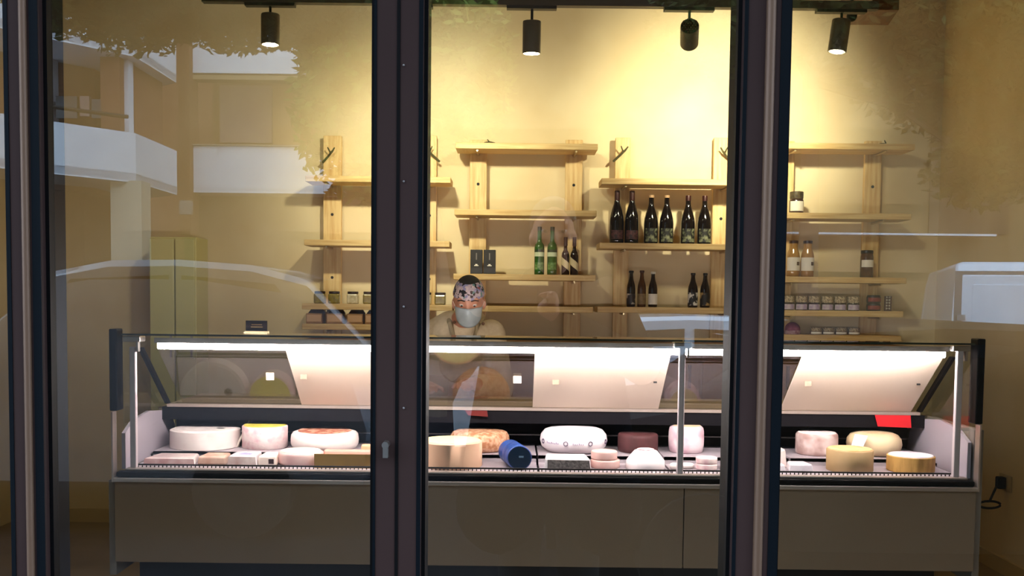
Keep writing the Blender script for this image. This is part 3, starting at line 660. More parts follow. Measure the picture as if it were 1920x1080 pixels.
wheel('round_cheese', 'greyish drum cheese beside the round yellow one', 1492, 1569, 814, 'r', rind('greyish', '#a5857f', '#d8c0ba', scale=18, lo=.38, hi=.62), 'flat', mat('pale_top', '#e6d6d2', rough=.7), .015, dy=-.01)
c, r, h = wheel('round_cheese', 'rounded pale yellow wheel carrying a white paper tag', 1588, 1688, 812, 'r', rind('yellow', '#e0c49a', '#ecd6b0', scale=8, bump=.05, rough=.5), 'round', None, .005)
m = MB(); q = [(-.125, -.09, .05), (-.075, -.115, .05), (-.065, -.105, .095), (-.11, -.085, .095)]
m.hexa([(-.12, -.1, .035), (-.085, -.115, .03), (-.085, -.112, .03), (-.12, -.097, .035), (-.1, -.085, .085), (-.058, -.098, .08), (-.058, -.095, .08), (-.1, -.082, .085)]).build('paper_tag', mat('tag_paper', '#dcdcea', '#b8bcd8', rough=.7, scale=60), c)
# front row
def wedge(label, x0, x1, ytop, m, dy=0, depth=.1, rindm=None, cut=.02, name='cheese_piece', lift=0):
    yc = 1.90+dy; a, b = PX(x0, yc, 870), PX(x1, yc, 870); h = P((x0+x1)/2, ytop, yc).z-zF-lift
    t = thing(name, label, 'cheese', ((a+b)/2, yc, zF+lift)); w = (b-a)/2; d = depth/2
    MB().hexa([(-w, -d, 0), (w, -d, 0), (w-cut, d, 0), (-w+cut, d, 0), (-w+.004, -d+.004, h), (w-.006, -d+.004, h*.97), (w-cut-.004, d, h), (-w+cut, d, h)]).build('paste', m, t, bevel=.006)
    if rindm: MB().hexa([(-w+.002, -d-.0015, h*.12), (w-.002, -d-.0015, h*.12), (w-.002, -d, h*.12), (-w+.002, -d, h*.12), (-w+.004, -d+.002, h*.9), (w-.006, -d+.002, h*.88), (w-.006, -d+.004, h*.88), (-w+.004, -d+.004, h*.9)]).build('rind_face', rindm, t)
    return t, w, h
film = mat('wrapped_pink', '#d9b6b4', '#efe0da', rough=.25, scale=14, coat=.5)
wedge('flat pink wedge in cling film at the end of the front row', 280, 376, 854, film, 0, .12, mat('rosy_rind', '#b98a88', '#d8b8b4', rough=.5, scale=26), .02)
wedge('small brownish wedge next to the flat pink wedge', 377, 432, 852, mat('brown_paste', '#b98f7c', '#d4b4a2', rough=.5, scale=24), .01, .1, None, .008)
t, w, h = wedge('white wrapped cheese with a blue printed oval', 434, 489, 850, mat('white_wrap', '#ece4e8', rough=.3, coat=.5), -.005, .11, mat('pink_under', '#b99a94', '#e6d6d0', rough=.4, scale=20), .006)
MB().ball((.0, -.01, h-.001), (.026, .022, .003), 16, 6).build('blue_oval', mat('blue_print', '#8a86b4', '#c8c4dc', rough=.5, scale=40), t, smooth=True)
t, w, h = wedge('small pale cheese wearing a dark square tag', 489, 525, 851, mat('pale_paste', '#efdcd0', rough=.5), .0, .1, None, .004)
MB().box(.006, .024, -.0535, -.0512, h*.25, h*.72).build('square_tag', mat('dark_tag', '#43343a', rough=.5), t)
wheel('half_cheese', 'flat half wheel with rosy rind beside the gold tray', 523, 606, 849, 'f', rind('rosy2', '#d8aaa6', '#ecccc4', scale=12), 'flat', mat('cream_top', '#efe6d2', rough=.6), .01, dy=.015)
wedge('long pink slab standing behind the gold tray', 606, 705, 843, mat('salmon_paste', '#dc9c8a', '#e8b4a0', rough=.5, scale=8), .085, .03, None, .004)
wedge('small orange block behind the gold tray by the post', 676, 715, 833, mat('orange_paste', '#e0ae84', rough=.5), .12, .03, None, .003, lift=0)
a, b = PX(590, YF+.075, 865), PX(745, YF+.075, 865); zt = P(650, 851, YF+.075).z
t = thing('gold_tray', 'shiny gold cardboard tray standing at the front by the middle post', 'tray', ((a+b)/2, YF+.1, zF))
gold = mat('gold_card', '#a8843c', '#947030', rough=.4, metal=.25, scale=6)
MB().box(a, b, YF+.066, YF+.07, zF+.0, zt).build('front_wall', gold, t, True)
MB().box(a, b, YF+.07, YF+.125, zF, zF+.004).build('tray_base', gold, t, True)
MB().box(a, a+.004, YF+.07, YF+.125, zF+.004, zt-.008).box(b-.004, b, YF+.07, YF+.125, zF+.004, zt-.008).build('side_wall', gold, t, True)
wheel('half_cheese', 'big pale yellow wheel in front of the brown mottled cheese', 788, 904, 830, 'f', rind('straw', '#d9a888', '#e2b898', scale=9, bump=.1), 'sharp', mat('straw_cut', '#f0e0a0', rough=.5), .008, dy=-.0)
# blue roll lying on its side, end to the street
c0 = P(974, 857, YF+.07); rr = .043; t = thing('blue_roll', 'dark blue wrapped roll lying with its round end to the street', 'cheese', (c0.x, YF+.12, zF))
blu = mat('blue_foil', '#1f4488', '#193a78', rough=.35, scale=10); ang = .22
m = MB(); pts = []
for yy, q in ((0, .93), (.004, 1), (.035, 1.0), (.038, .97), (.041, 1.0), (.08, 1.0), (.083, .97), (.086, 1.0), (.14, 1.0), (.145, .9)): pts.append((yy, q))
vs = []; fs = []; n_ = 28
for yy, q in pts:
    for i in range(n_): w = math.tau*i/n_; vs.append((rr*q*math.cos(w)-yy*ang, yy-.055, rr+rr*q*math.sin(w)))
for j in range(len(pts)-1):
    for i in range(n_): fs.append((j*n_+i, j*n_+(i+1) % n_, (j+1)*n_+(i+1) % n_, (j+1)*n_+i))
fs.append(tuple(range(n_))); fs.append(tuple((len(pts)-1)*n_+i for i in range(n_)))
m.add(vs, fs).build('wrapper', blu, t, smooth=True)
MB().tube([(0, -.0562, rr), (0, -.0552, rr)], rr*.9, 26).build('round_end', mat('navy_end', '#0f2944', rough=.4), t)
MB().cbox((.006, -.0568, rr+.004), (.016, .001, .006)).build('printed_mark', mat('pale_blue_print', '#7c9cb4', rough=.5), t)
t, w, h = wedge('white block cheese with dark ash coated side under the stamped wheel', 1019, 1107, 855, mat('ash_white', '#efe6e6', '#dcd0d0', rough=.6, scale=30), -.01, .11, None, .01)
MB().hexa([(-w+.012, -.0575, 0.001), (w-.003, -.0575, 0.001), (w-.003, -.053, 0.001), (-w+.012, -.053, .001), (-w+.012, -.0535, h*.86), (w-.008, -.0535, h*.84), (w-.008, -.05, h*.84), (-w+.012, -.05, h*.86)]).build('ash_rind', rind('ash', '#3a3735', '#5e5856', scale=90, lo=.4, hi=.6), t)
t1c, r, h = wheel('cheese_piece', 'lower one of two small pinkish rounds stacked before the wine red wheel', 1108, 1162, 863, 'f', rind('peach', '#d3a8a0', '#e0bcb4', scale=20), 'flat', None, .02)
t2c = clone(t1c, t1c.location+Vector((-.004, 0, h+.001)), 'upper one of two small pinkish rounds stacked before the wine red wheel'); t2c.scale = (.9, .9, 1.0)
wheel('cheese_piece', 'white domed cheese with pink spotted crown', 1174, 1247, 846, 'f', rind('dome_white', '#f0e2e2', '#f6ecec', scale=10, bump=.05), 'dome', mat('spotted_crown', '#b98a90', '#ead6d6', rough=.8, scale=70, lo=.42, hi=.6), .01, dy=-.01)
for i, (a, b, lab) in enumerate(((1256, 1276, 'tiny white curd ball beside the white dome'), (1276, 1302, 'flat white curd piece just beside the middle post'))):
    wheel('curd_piece', lab, a, b, 869, 'f', white_r, 'round', None, .08, dy=-.02+.02*i)
t1c, r, h = wheel('small_cheese', 'lower small rosy disc of the stacked pair beside the post', 1305, 1345, 870, 'f', pink_r, 'flat', None, .02, dy=-.01)
clone(t1c, t1c.location+Vector((0, 0, h+.001)), 'upper small rosy disc of the stacked pair beside the post')
wheel('cheese_piece', 'tall white cone cheese partly hidden by the dark post', 1352, 1432, 836, 'f', white_r, 'dome', None, .01, dy=.01)
wedge('pale leaning wedge just past the dark post', 1440, 1472, 840, mat('leaning_paste', '#ead4ce', rough=.5), .07, .06, None, .004)
wedge('flat white wrapped piece before the greyish drum', 1474, 1522, 867, mat('white_wrap2', '#f0e8ec', '#dcd2d8', rough=.3, scale=20, coat=.5), -.02, .07, None, .012)
wedge('tiny white wrapped piece touching the dark post', 1452, 1471, 868, mat('white_wrap', '#ece4e8'), -.02, .06, None, .003)
wheel('round_cheese', 'tan drum cheese with wavy rim in the front row', 1551, 1636, 845, 'f', rind('tan', '#a98a5e', '#b99a70', scale=10, bump=.15), 'sharp', mat('tan_wave', '#c89a62', '#dcb888', rough=.7, scale=30), .012, dy=.0)
wheel('round_cheese', 'bark bound yellow cheese with white top at the end of the front row', 1665, 1751, 857, 'f', rind('bark', '#c89a52', '#8f6a30', scale=14, stretch=(3, 3, .6), lo=.4, hi=.75), 'sharp', mat('white_top', '#ece6ea', '#c8c0d0', rough=.5, scale=26), .012, dy=.005)
# thin cheese knife leaning
a = P(450, 808, 2.13); b = P(473, 780, 2.2)
t = thing('cheese_knife', 'thin pale stick standing between the white wheel and yellow topped drum', 'knife', (a.x, a.y, zR))
MB().tube([Vector((a.x-.012, a.y-.01, zR+.001)), b], .004, 8).build('shaft', label_w, t, True)
MB().tube([b, b+(b-a).normalized()*.012], .004, 8).build('tip', white_m, t, True)

# ------------------------------------------------------------------ person
def remesh(mb, name, m, parent, vox, it=6, loc=None):
    me = bpy.data.meshes.new('tmp'); me.from_pydata([tuple(v) for v in mb.v], [], mb.f); o = bpy.data.objects.new('tmp', me); COL.objects.link(o)
    r = o.modifiers.new('r', 'REMESH'); r.mode = 'VOXEL'; r.voxel_size = vox; s = o.modifiers.new('s', 'SMOOTH'); s.iterations = it; s.factor = .5
    dg = bpy.context.evaluated_depsgraph_get(); me2 = bpy.data.meshes.new_from_object(o.evaluated_get(dg)); bpy.data.objects.remove(o)
    me2.name = name; me2.materials.clear(); me2.materials.append(m)
    me2.polygons.foreach_set('use_smooth', [True]*len(me2.polygons))
    o = bpy.data.objects.new(name, me2); COL.objects.link(o); o.parent = parent; return o
skin_m = mat('skin', '#b97f62', '#c48a6c', rough=.55, scale=30)
pxr = -.27; pyr = 3.15
per = thing('person', 'person in beige jacket, face mask and patterned cap bending over the counter', 'person', (pxr, pyr, 0))
hx = P(879, 570, 2.93).x-pxr; hy = 2.93-pyr; hz = P(879, 563, 2.93).z
HP = Vector((hx, hy+.03, hz-.05)); HR = Matrix.Rotation(math.radians(17), 3, 'X')
def nod(mb):
    mb.v = [tuple(HP+Vector((0, .01, .016))+HR@((Vector(v)-HP)*.91)) for v in mb.v]; return mb
b = MB()
b.ball((hx, hy, hz+.015), (.072, .092, .095), 24, 16)           # skull
b.ball((hx, hy-.03, hz-.05), (.054, .062, .066), 20, 12)        # jaw
b.ball((hx, hy-.062, hz-.085), (.03, .028, .024), 14, 10)       # chin
b.caps((hx, hy-.085, hz+.005), (hx, hy-.100, hz-.03), .010, .014)  # nose
for s in (-1, 1):
    b.ball((hx+s*.073, hy+.005, hz-.02), (.012, .02, .032), 12, 8)  # ears
    b.ball((hx+s*.03, hy-.078, hz+.024), (.026, .012, .01), 12, 8)  # brow
    b.ball((hx+s*.031, hy-.072, hz+.006), (.017, .014, .011), 12, 8)  # lowered lid
    b.ball((hx+s*.036, hy-.05, hz-.032), (.025, .022, .024), 12, 8)  # cheek
b.caps((hx+.0, hy-.078, hz-.066), (hx, hy-.083, hz-.069), .012, .012)
nod(b)
b.caps((hx, hy+.03, hz-.06), (.0, -.06, 1.20), .052, .058)      # neck
b.caps((0, -.06, 1.16), (0, .02, .95), .12, .13); b.caps((-.12, -.06, 1.17), (.12, -.06, 1.17), .07, .07); b.caps((-.08, .04, .88), (.08, .04, .88), .11, .11)
SHO = {-1: (-.2, -.06, 1.185), 1: (.17, -.03, 1.185)}
ELB = {-1: (-.27, -.16, .94), 1: (.22, -.14, .94)}; WRI = {-1: (-.10, -.40, .97), 1: (.10, -.40, .985)}
for s in (-1, 1):
    b.caps(SHO[s], ELB[s], .05, .042); b.caps(ELB[s], WRI[s], .042, .027)
    hpx = .09*s; b.caps((hpx, .05, .82), (hpx*1.05, .0, .46), .085, .055); b.caps((hpx*1.05, .0, .46), (hpx*1.1, .06, .07), .052, .035); b.caps((hpx*1.1, .08, .04), (hpx*1.2, -.1, .03), .038, .032)
    w = Vector(WRI[s]); pc = w+Vector((-.02*s, -.05, .0))
    b.caps(w, pc+Vector((0, -.01, -.002)), .026, .03); b.caps(pc+Vector((-.02, 0, 0)), pc+Vector((.02, 0, 0)), .019, .019)
    for k, (ox, L) in enumerate(((-.03, .062), (-.011, .075), (.010, .07), (.03, .055))):
        k0 = pc+Vector((ox, -.025, .002)); k1 = k0+Vector((ox*.15, -L*.5, .004)); k2 = k1+Vector((0, -L*.32, -.018)); b.caps(k0, k1, .0095, .0088, 10); b.caps(k1, k2, .0088, .0075, 10)
    th = pc+Vector((-.024*s, .02, 0)); t2_ = th+Vector((-.03*s, -.028, -.006)); b.caps(th, t2_, .012, .0105, 10); b.caps(t2_, t2_+Vector((-.006*s, -.03, -.008)), .0105, .008, 10)
body = remesh(b, 'body', skin_m, per, .0065, 4)
hair_m = mat('hair_dark', '#20160f', '#30221a', rough=.6, scale=60)
for s in (-1, 1):
    e = nod(MB().ball((hx+s*.031, hy-.076, hz-.001), (.0125, .0125, .007), 14, 8)).build('eye', mat('eye_white', '#d8cfc4', rough=.2), per, smooth=True)
    nod(MB().ball((hx+s*.031, hy-.086, hz-.004), (.0055, .004, .005), 10, 6)).build('iris', blk_m, e, smooth=True)
    nod(MB().tube([(hx+s*.015, hy-.094, hz+.021), (hx+s*.033, hy-.092, hz+.026), (hx+s*.05, hy-.08, hz+.020)], .0033, 6)).build('eyebrow', hair_m, per, smooth=True)
# printed cap: shell over the skull with a band
def shell(c, r, z0, z1, n=32, m=12, th=1.0, tilt=0):
    vs = []; fs = []
    for j in range(m+1):
        z = z0+(z1-z0)*j/m; q = math.sqrt(max(0, 1-z*z))
        for i in range(n): a = math.tau*i/n; vs.append((c[0]+r[0]*q*math.cos(a), c[1]+r[1]*q*math.sin(a), c[2]+r[2]*z+tilt*math.sin(a)*q))
    for j in range(m):
        for i in range(n): fs.append((j*n+i, j*n+(i+1) % n, (j+1)*n+(i+1) % n, (j+1)*n+i))
    return nod(MB().add(vs, fs))
capm = bpy.data.materials.new('printed_cloth'); capm.use_nodes = True; nt = capm.node_tree; bs = nt.nodes['Principled BSDF']; bs.inputs['Roughness'].default_value = .8
tc = nt.nodes.new('ShaderNodeTexCoord'); vo = nt.nodes.new('ShaderNodeTexVoronoi'); vo.inputs['Scale'].default_value = 80; rp = nt.nodes.new('ShaderNodeValToRGB'); rp.color_ramp.interpolation = 'CONSTANT'
sp_ = nt.nodes.new('ShaderNodeSeparateColor'); nt.links.new(tc.outputs['Object'], vo.inputs['Vector']); nt.links.new(vo.outputs['Color'], sp_.inputs[0]); nt.links.new(sp_.outputs[0], rp.inputs[0]); nt.links.new(rp.outputs[0], bs.inputs['Base Color'])
cols = [(0, '#16161a'), (.2, '#b9a6a8'), (.48, '#8d8aa8'), (.68, '#c8b4b0'), (.82, '#5f8a84'), (.92, '#8c4a48')]
rp.color_ramp.elements[0].color = (*lin(cols[0][1]), 1); rp.color_ramp.elements[1].position = cols[1][0]; rp.color_ramp.elements[1].color = (*lin(cols[1][1]), 1)
for q, cc in cols[2:]: e = rp.color_ramp.elements.new(q); e.color = (*lin(cc), 1)
shell((hx, hy+.004, hz+.02), (.079, .098, .10), .10, .80, tilt=.006).build('cap_band', capm, per, smooth=True)
shell((hx, hy+.004, hz+.021), (.0785, .0975, .10), .78, .9999, m=8, tilt=.006).build('cap_crown', mat('cap_olive', '#1d1b12', '#2a281a', rough=.8, scale=20), per, smooth=True)
nod(MB().ball((hx, hy+.035, hz-.02), (.0745, .066, .075), 20, 12)).build('hair', hair_m, per, smooth=True)
# mask: curved pleated sheet over nose and chin
vs = []; fs = []; nx, nz = 16, 10
for j in range(nz+1):
    zf = j/nz
    for i in range(nx+1):
        a = -1.2+2.4*i/nx; side = (abs(a)/1.2)**2
        zz_ = hz-.112+.100*zf-.012*zf*side+.03*side*(1-zf)
        nose = math.exp(-(a/.35)**2)*.020*math.exp(-((zf-.72)/.3)**2)
        dep = .110-.010*abs(zf-.5)*2+nose+.0012*(j % 2)
        vs.append((hx+.074*math.sin(a)*(1.0-.1*(1-zf)), hy+.006-dep*math.cos(a)-.006*(1-side), zz_))
for j in range(nz):
    for i in range(nx): fs.append((j*(nx+1)+i, j*(nx+1)+i+1, (j+1)*(nx+1)+i+1, (j+1)*(nx+1)+i))
mk = nod(MB().add(vs, fs)).build('face_mask', mat('mask_blue', '#a9b4b4', '#b4bebc', rough=.8, scale=30), per, smooth=True)
sm = mk.modifiers.new('t', 'SOLIDIFY'); sm.thickness = .002
for s in (-1, 1):
    nod(MB().tube([(hx+s*.064, hy-.03, hz-.03), (hx+s*.077, hy-.01, hz-.005), (hx+s*.081, hy+.015, hz-.012)], .0015, 5)).build('ear_loop', label_w, mk)
# jacket
j = MB()
j.caps((0, -.055, 1.15), (0, .02, .9), .145, .16); j.caps((-.13, -.06, 1.165), (.115, -.05, 1.165), .085, .085); j.caps((-.07, .04, .84), (.07, .04, .84), .14, .14)
j.caps((-.06, -.07, 1.2), (.06, -.06, 1.2), .07, .07); j.caps((hx*.5, -.09, 1.2), (hx*.75, -.12, 1.235), .085, .07)
for s in (-1, 1):
    j.caps(SHO[s], ELB[s], .07, .062); e0 = Vector(ELB[s]); e1 = e0+(Vector(WRI[s])-e0)*.72; j.caps(e0, e1, .061, .048)
jk = mat('chef_cloth', '#c9b692', '#d2c09c', rough=.85, scale=60, bump=.1)
remesh(j, 'jacket', jk, per, .009, 5)
for s in (-1, 1):
    cx0 = hx*.7
    MB().tube([(cx0+s*.068, -.03, 1.27), (cx0+s*.08, -.1, 1.262), (cx0+s*.062, -.175, 1.235), (cx0+s*.048, -.205, 1.175), (cx0+s*.045, -.205, 1.13)], .016, 8, .010).build('collar', mat('collar_cloth', '#a5946f', rough=.85), per, smooth=True)
for q in ((852, 604), (906, 607)):
    p = P(*q, 2.945); MB().ball((p.x-pxr, -.212, p.z), (.007, .005, .007), 10, 6).build('button', mat('button_brown', '#6e4f38', rough=.4), per, smooth=True)
tr = MB()
for s in (-1, 1):
    hpx = .09*s; tr.caps((hpx, .05, .82), (hpx*1.05, .0, .46), .105, .08); tr.caps((hpx*1.05, .0, .46), (hpx*1.1, .06, .12), .078, .07)
remesh(tr, 'trousers', mat('dark_trousers', '#23252c', rough=.85), per, .012, 4)
MB().box(-.13, .13, -.16, -.15, .42, 1.0).build('apron', mat('apron_tan', '#a88a60', rough=.85), per)
for s in (-1, 1):
    MB().ball((.105*s, -.01, .042), (.05, .135, .045), 16, 8).build('shoe', blk_m, per, smooth=True)

# ------------------------------------------------------------------ socket and cable on the right wall
p = P(1880, 905, 3.6); k = XR/p.x
ys = 3.6
p = EYE+(P(1885, 905, 3.6)-EYE)*((XR-.006)/P(1885, 905, 3.6).x)
t = thing('wall_socket', 'small wall socket with a black plug and looped cable low on the wall', 'socket', (XR-.001, p.y, p.z))
MB().box(XR-.010, XR-.001, p.y-.06, p.y+.06, p.z-.04, p.z+.04).build('plate', mat('socket_plate', '#b8a888', rough=.5), t, True, bevel=.003)
MB().box(XR-.05, XR-.010, p.y-.02, p.y+.02, p.z-.03, p.z+.03).build('plug', blk_m, t, True, bevel=.006)
cpts = [(XR-.05, p.y, p.z-.02)]
for i in range(17):
    w = i/16*math.tau*1.05; cpts.append((XR-.09-.055*math.sin(w)*1.0, p.y-.02, p.z-.09-.03*(1-math.cos(w))*.6))
MB().tube(cpts, .006, 8).build('cable', blk_m, t, True, smooth=True)

# ------------------------------------------------------------------ the street that the glass mirrors
ZS = -.17
asph = mat('asphalt', '#1f1f23', '#27272b', rough=.9, scale=3, spec=.0); pave = mat('pavement', '#7d766c', '#6d675e', rough=.9, scale=5, spec=.0)
struct(MB().box(-40, 40, -60, -2.9, ZS-.2, ZS).build('ground_road', asph))
struct(MB().box(-40, 40, -2.9, -.1, ZS-.2, -.02).build('ground_pavement', pave))
brick = mat('brick_red', '#7d4f38', '#8e5c42', rough=.9, scale=9, stretch=(1, 1, 4)); wband = mat('white_render', '#dde0e6', '#e6e8ec', rough=.8, scale=2)
bdark = mat('shade_brown', '#6b5138', '#5e4630', rough=.9, scale=1.5); wdark = mat('window_dark', '#20242a', rough=.15); shut = mat('shutter_rose', '#9c7f78', rough=.7)  # brown of the ground walls holds the shade under the balconies
def poly_wall(name, m, pts, z0, z1, th, parent):
    mb = MB()
    for (a, b) in zip(pts[:-1], pts[1:]):
        a, b = Vector(a), Vector(b); d = (b-a).normalized(); nrm = Vector((-d.y, d.x))*th
        q = [a, b, b+nrm, a+nrm]; mb.hexa([(v.x, v.y, z0) for v in q]+[(v.x, v.y, z1) for v in q])
    return mb.build(name, m, parent, True)
def w2(px, py, T): v = R(px, py, T); return (v.x, v.y)
def zT(px, py, T): return R(px, py, T).z
# corner block with angled balconies
A = thing('corner_building', 'brick corner building with pale angled balconies mirrored in the glass', 'building', (-9, -16, ZS))
ptsA = [w2(-330, 280, 12.6), w2(85, 280, 14.9), w2(255, 295, 16.0), w2(332, 320, 17.9)]
zb0, zb1_ = zT(255, 340, 16), zT(255, 250, 16); zu0 = zT(255, 104, 16)
off = lambda pts, d: [(x-d*.6, y-d) for x, y in pts]
poly_wall('balcony_parapet', wband, ptsA, zb0, zb1_, -.15, A); poly_wall('balcony_parapet', wband, ptsA, zu0, zu0+1.1, -.15, A)
inner = [(x-1.0, y-.9) for x, y in ptsA]
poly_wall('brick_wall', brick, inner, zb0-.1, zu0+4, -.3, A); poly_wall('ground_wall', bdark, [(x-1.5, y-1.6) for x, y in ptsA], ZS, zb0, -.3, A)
poly_wall('brick_return', brick, [(x-.25, y-.02) for x, y in ptsA[-2:]], zb1_-.3, zu0+.1, -.3, A)
poly_wall('brick_return', brick, [(x-.25, y-.02) for x, y in ptsA[-2:]], zu0+.8, zu0+6, -.3, A)
for z in (zb0, zu0):
    k = len(ptsA); mb = MB(); ring = ptsA+list(reversed([(x-1.1, y-1.0) for x, y in ptsA]))
    n_ = len(ring); mb.add([(x, y, z-.02) for x, y in ring]+[(x, y, z+.12) for x, y in ring], [tuple(range(n_)), tuple(range(2*n_-1, n_-1, -1))]+[(i, i+n_, (i+1) % n_+n_, (i+1) % n_) for i in range(n_)])
    mb.build('balcony_slab', wband, A, True)
for px0, px1 in ((220, 242), (80, 100)):
    a = R(px0, 200, 16.2); b_ = R(px1, 200, 16.2); MB().box(a.x, b_.x, a.y-.2, a.y, zb1_, zu0).build('pillar', wband, A, True)
a = R(208, 420, 15.9); b_ = R(266, 420, 15.9); MB().box(a.x, b_.x, a.y-.4, a.y, ZS, zb0).build('column', mat('column_cream', '#b9ad96', rough=.8), A, True)
for px0, px1, py0, py1 in ((105, 145, 180, 222), (150, 168, 180, 218), (172, 215, 186, 222)):
    a = R(px0, py0, 16.1); b_ = R(px1, py1, 16.1); f = MB().box(a.x, b_.x, a.y-.08, a.y, b_.z, a.z).build('window', shut if px0 == 150 else wdark, A, True)
a = R(95, 212, 15.2); b_ = R(240, 214, 16); MB().tube([(a.x, a.y, zb1_+.25), (b_.x, b_.y, zb1_+.25)], .03, 8).build('handrail', iron_m, A, True)
# block behind with level balconies
B = thing('apartment_block', 'brown apartment block with level pale balconies and a rosy shutter mirrored in the glass', 'building', (-4, -18, ZS))
TB = 18.3; yb = -(TB-1.6)
xa, xb = R(357, 300, TB).x, R(720, 300, TB).x
def bx(name, m, px0, px1, py0, py1, T=TB, dpt=.3, parent=None):
    a = R(px0, py0, T); b_ = R(px1, py1, T); return MB().box(a.x, b_.x, a.y-dpt, a.y, b_.z, a.z).build(name, m, parent or B, True)
bx('balcony_parapet', wband, 357, 640, 273, 360); bx('balcony_parapet', wband, 357, 660, 40, 140)
bx('parapet_cap', mat('cap_beige', '#a89c8a', rough=.8), 357, 640, 270, 275, TB-.05, .4); bx('slab_edge', mat('slab_beige', '#9a8460', rough=.8), 357, 660, 140, 152)
MB().box(R(357, 300, TB).x+.05, R(640, 300, TB).x, yb-3.5, yb-1.2, ZS, 14).build('facade_wall', mat('facade_tan', '#8a6440', '#7d5a3a', rough=.9, scale=2, spec=.08), B, True)
MB().box(R(640, 300, TB).x, 5.2, yb-3.5, yb-1.6, ZS, 14).build('shaded_wing', mat('facade_shade', '#221b14', '#1c1610', rough=.9, scale=2, spec=.08), B, True)  # this wing's shade is put into its dark facade colour
poly_wall('brick_wing', brick, [w2(-100, 300, 20.8), w2(415, 300, 20.8)], ZS, 14, -.3, B)
bx('shutter', shut, 412, 510, 160, 268, TB+1.05, .06); bx('wall_pier', mat('pier_tan', '#a07a52', rough=.9), 512, 560, 150, 272, TB+.9, .15)
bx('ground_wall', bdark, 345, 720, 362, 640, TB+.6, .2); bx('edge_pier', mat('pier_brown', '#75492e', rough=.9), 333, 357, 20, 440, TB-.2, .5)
bx('balcony_slab', wband, 357, 640, 352, 364, TB+.0, 1.3)
bx('sign_box', mat('grey_sign', '#8f8a84', rough=.7), 336, 358, 376, 402, TB-.9, .12)
# dull block across the street on the other side
D = thing('side_building', 'dull brown building with a dark shuttered bay mirrored beside the van', 'building', (10, -22, ZS))
MB().box(5.3, 26, -24, -19.95, ZS, 14).build('facade_wall', mat('facade_dull', '#6f6248', '#655941', rough=.9, scale=2, spec=.08), D, True)
a = R(1755, 30, 21.5); b_ = R(1890, 440, 21.5); MB().box(a.x, b_.x, -19.949, -19.9, b_.z, a.z+3).build('dark_bay', mat('bay_dark', '#3c3328', rough=.8), D, True)
a = R(1475, 438, 21); b_ = R(1868, 442, 21); MB().box(a.x, b_.x, -19.9, -19.4, b_.z-.01, b_.z+.03).build('pale_ledge', wband, D, True)

# vehicles -----------------------------------------------------------------
def car(name, label, cx, cy, rz, paint, L=4.2, Wd=1.75, H=1.45, roof=(-.75, 1.1), hood=.95):
    t = thing(name, label, 'car', (cx, cy, ZS), None, rz); h = Wd/2
    prof = [(-L/2, .35), (-L/2+.05, .75), (-L/2+.25, hood-.05), (roof[0]-.75, hood), (roof[0]-.1, H-.08), (roof[0]+.25, H-.01), ((roof[0]+roof[1])/2, H), (roof[1]-.2, H-.03), (roof[1]+.15, H-.12), (roof[1]+.65, hood+.05), (L/2-.1, hood-.02), (L/2, .7), (L/2-.02, .35)]
    def sect(pr, w0, w1, zl):
        mb = MB(); n_ = len(pr); rings = []
        for s, ww in ((-1, 0), (-.94, 1), (.94, 1), (1, 0)):
            rings.append([(x, s*h*(w0 if z < zl else w1), z if ww else .35+(z-.35)*.97) for x, z in pr])
        vs = [v for r_ in rings for v in r_]; fs = [tuple(range(n_)), tuple(range(4*n_-1, 3*n_-1, -1))]
        for k in range(3):
            for i in range(n_): fs.append((k*n_+i, (k+1)*n_+i, (k+1)*n_+(i+1) % n_, k*n_+(i+1) % n_))
        return mb.add(vs, fs)
    bd = sect(prof, 1, .84, hood+.02).build('car_body', paint, t, smooth=True, sharp=35)
    glm = mat('car_glass', '#1a2026', rough=.05, spec=.8)
    for s in (-1, 1):
        q = [(roof[0]-.5, hood+.06), (roof[0]+.02, H-.13), ((roof[0]+roof[1])/2-.04, H-.1), ((roof[0]+roof[1])/2-.04, hood+.05)]
        q2 = [((roof[0]+roof[1])/2+.04, hood+.05), ((roof[0]+roof[1])/2+.04, H-.1), (roof[1]-.05, H-.15), (roof[1]+.35, hood+.08)]
        for w_ in (q, q2):
            mb = MB(); y0, y1 = s*h*.845, s*h*.86; mb.prism(w_, min(y0, y1), max(y0, y1)); mb.build('side_window', glm, t)
    for sx, xx in ((-1, (roof[0]-.74, roof[0]-.11)), (1, (roof[1]+.64, roof[1]+.16))):
        zl, zh = hood+.03, H-.11; w_ = h*.76; x0, x1 = xx; e = .02*sx
        MB().hexa([(x0+e, -w_, zl), (x0+e, w_, zl), (x0, w_, zl), (x0, -w_, zl), (x1+e, -w_*.93, zh), (x1+e, w_*.93, zh), (x1, w_*.93, zh), (x1, -w_*.93, zh)]).build('windscreen', glm, t)
    for xx in (-L*.31, L*.31):
        for s in (-1, 1):
            y = s*(h-.09); wl = MB().tube([(xx, y-.1, .31), (xx, y+.1, .31)], .31, 24).build('wheel', mat('tyre', '#141414', rough=.8), t, smooth=True)
            MB().tube([(xx, y+s*.095, .31), (xx, y+s*.106, .31)], .2, 18).build('wheel_rim', mat('rim_grey', '#1c1c1d', rough=.5), wl)
    for s in (-1, 1): MB().ball((roof[0]-.55, s*(h+.07), hood+.06), (.06, .1, .06), 10, 8).build('side_mirror', paint, t, smooth=True)
    return t
p = R(500, 487, 6.3); Hs = p.z-ZS
car('silver_car', 'tall silver car mirrored before the brick building', -2.95, p.y-.85, 0, mat('silver_paint', '#6a6a70', rough=.25, metal=.2, coat=.35), 4.1, 1.75, Hs, (.15, 1.5), 1.05)
p = R(1730, 604, 4.7)
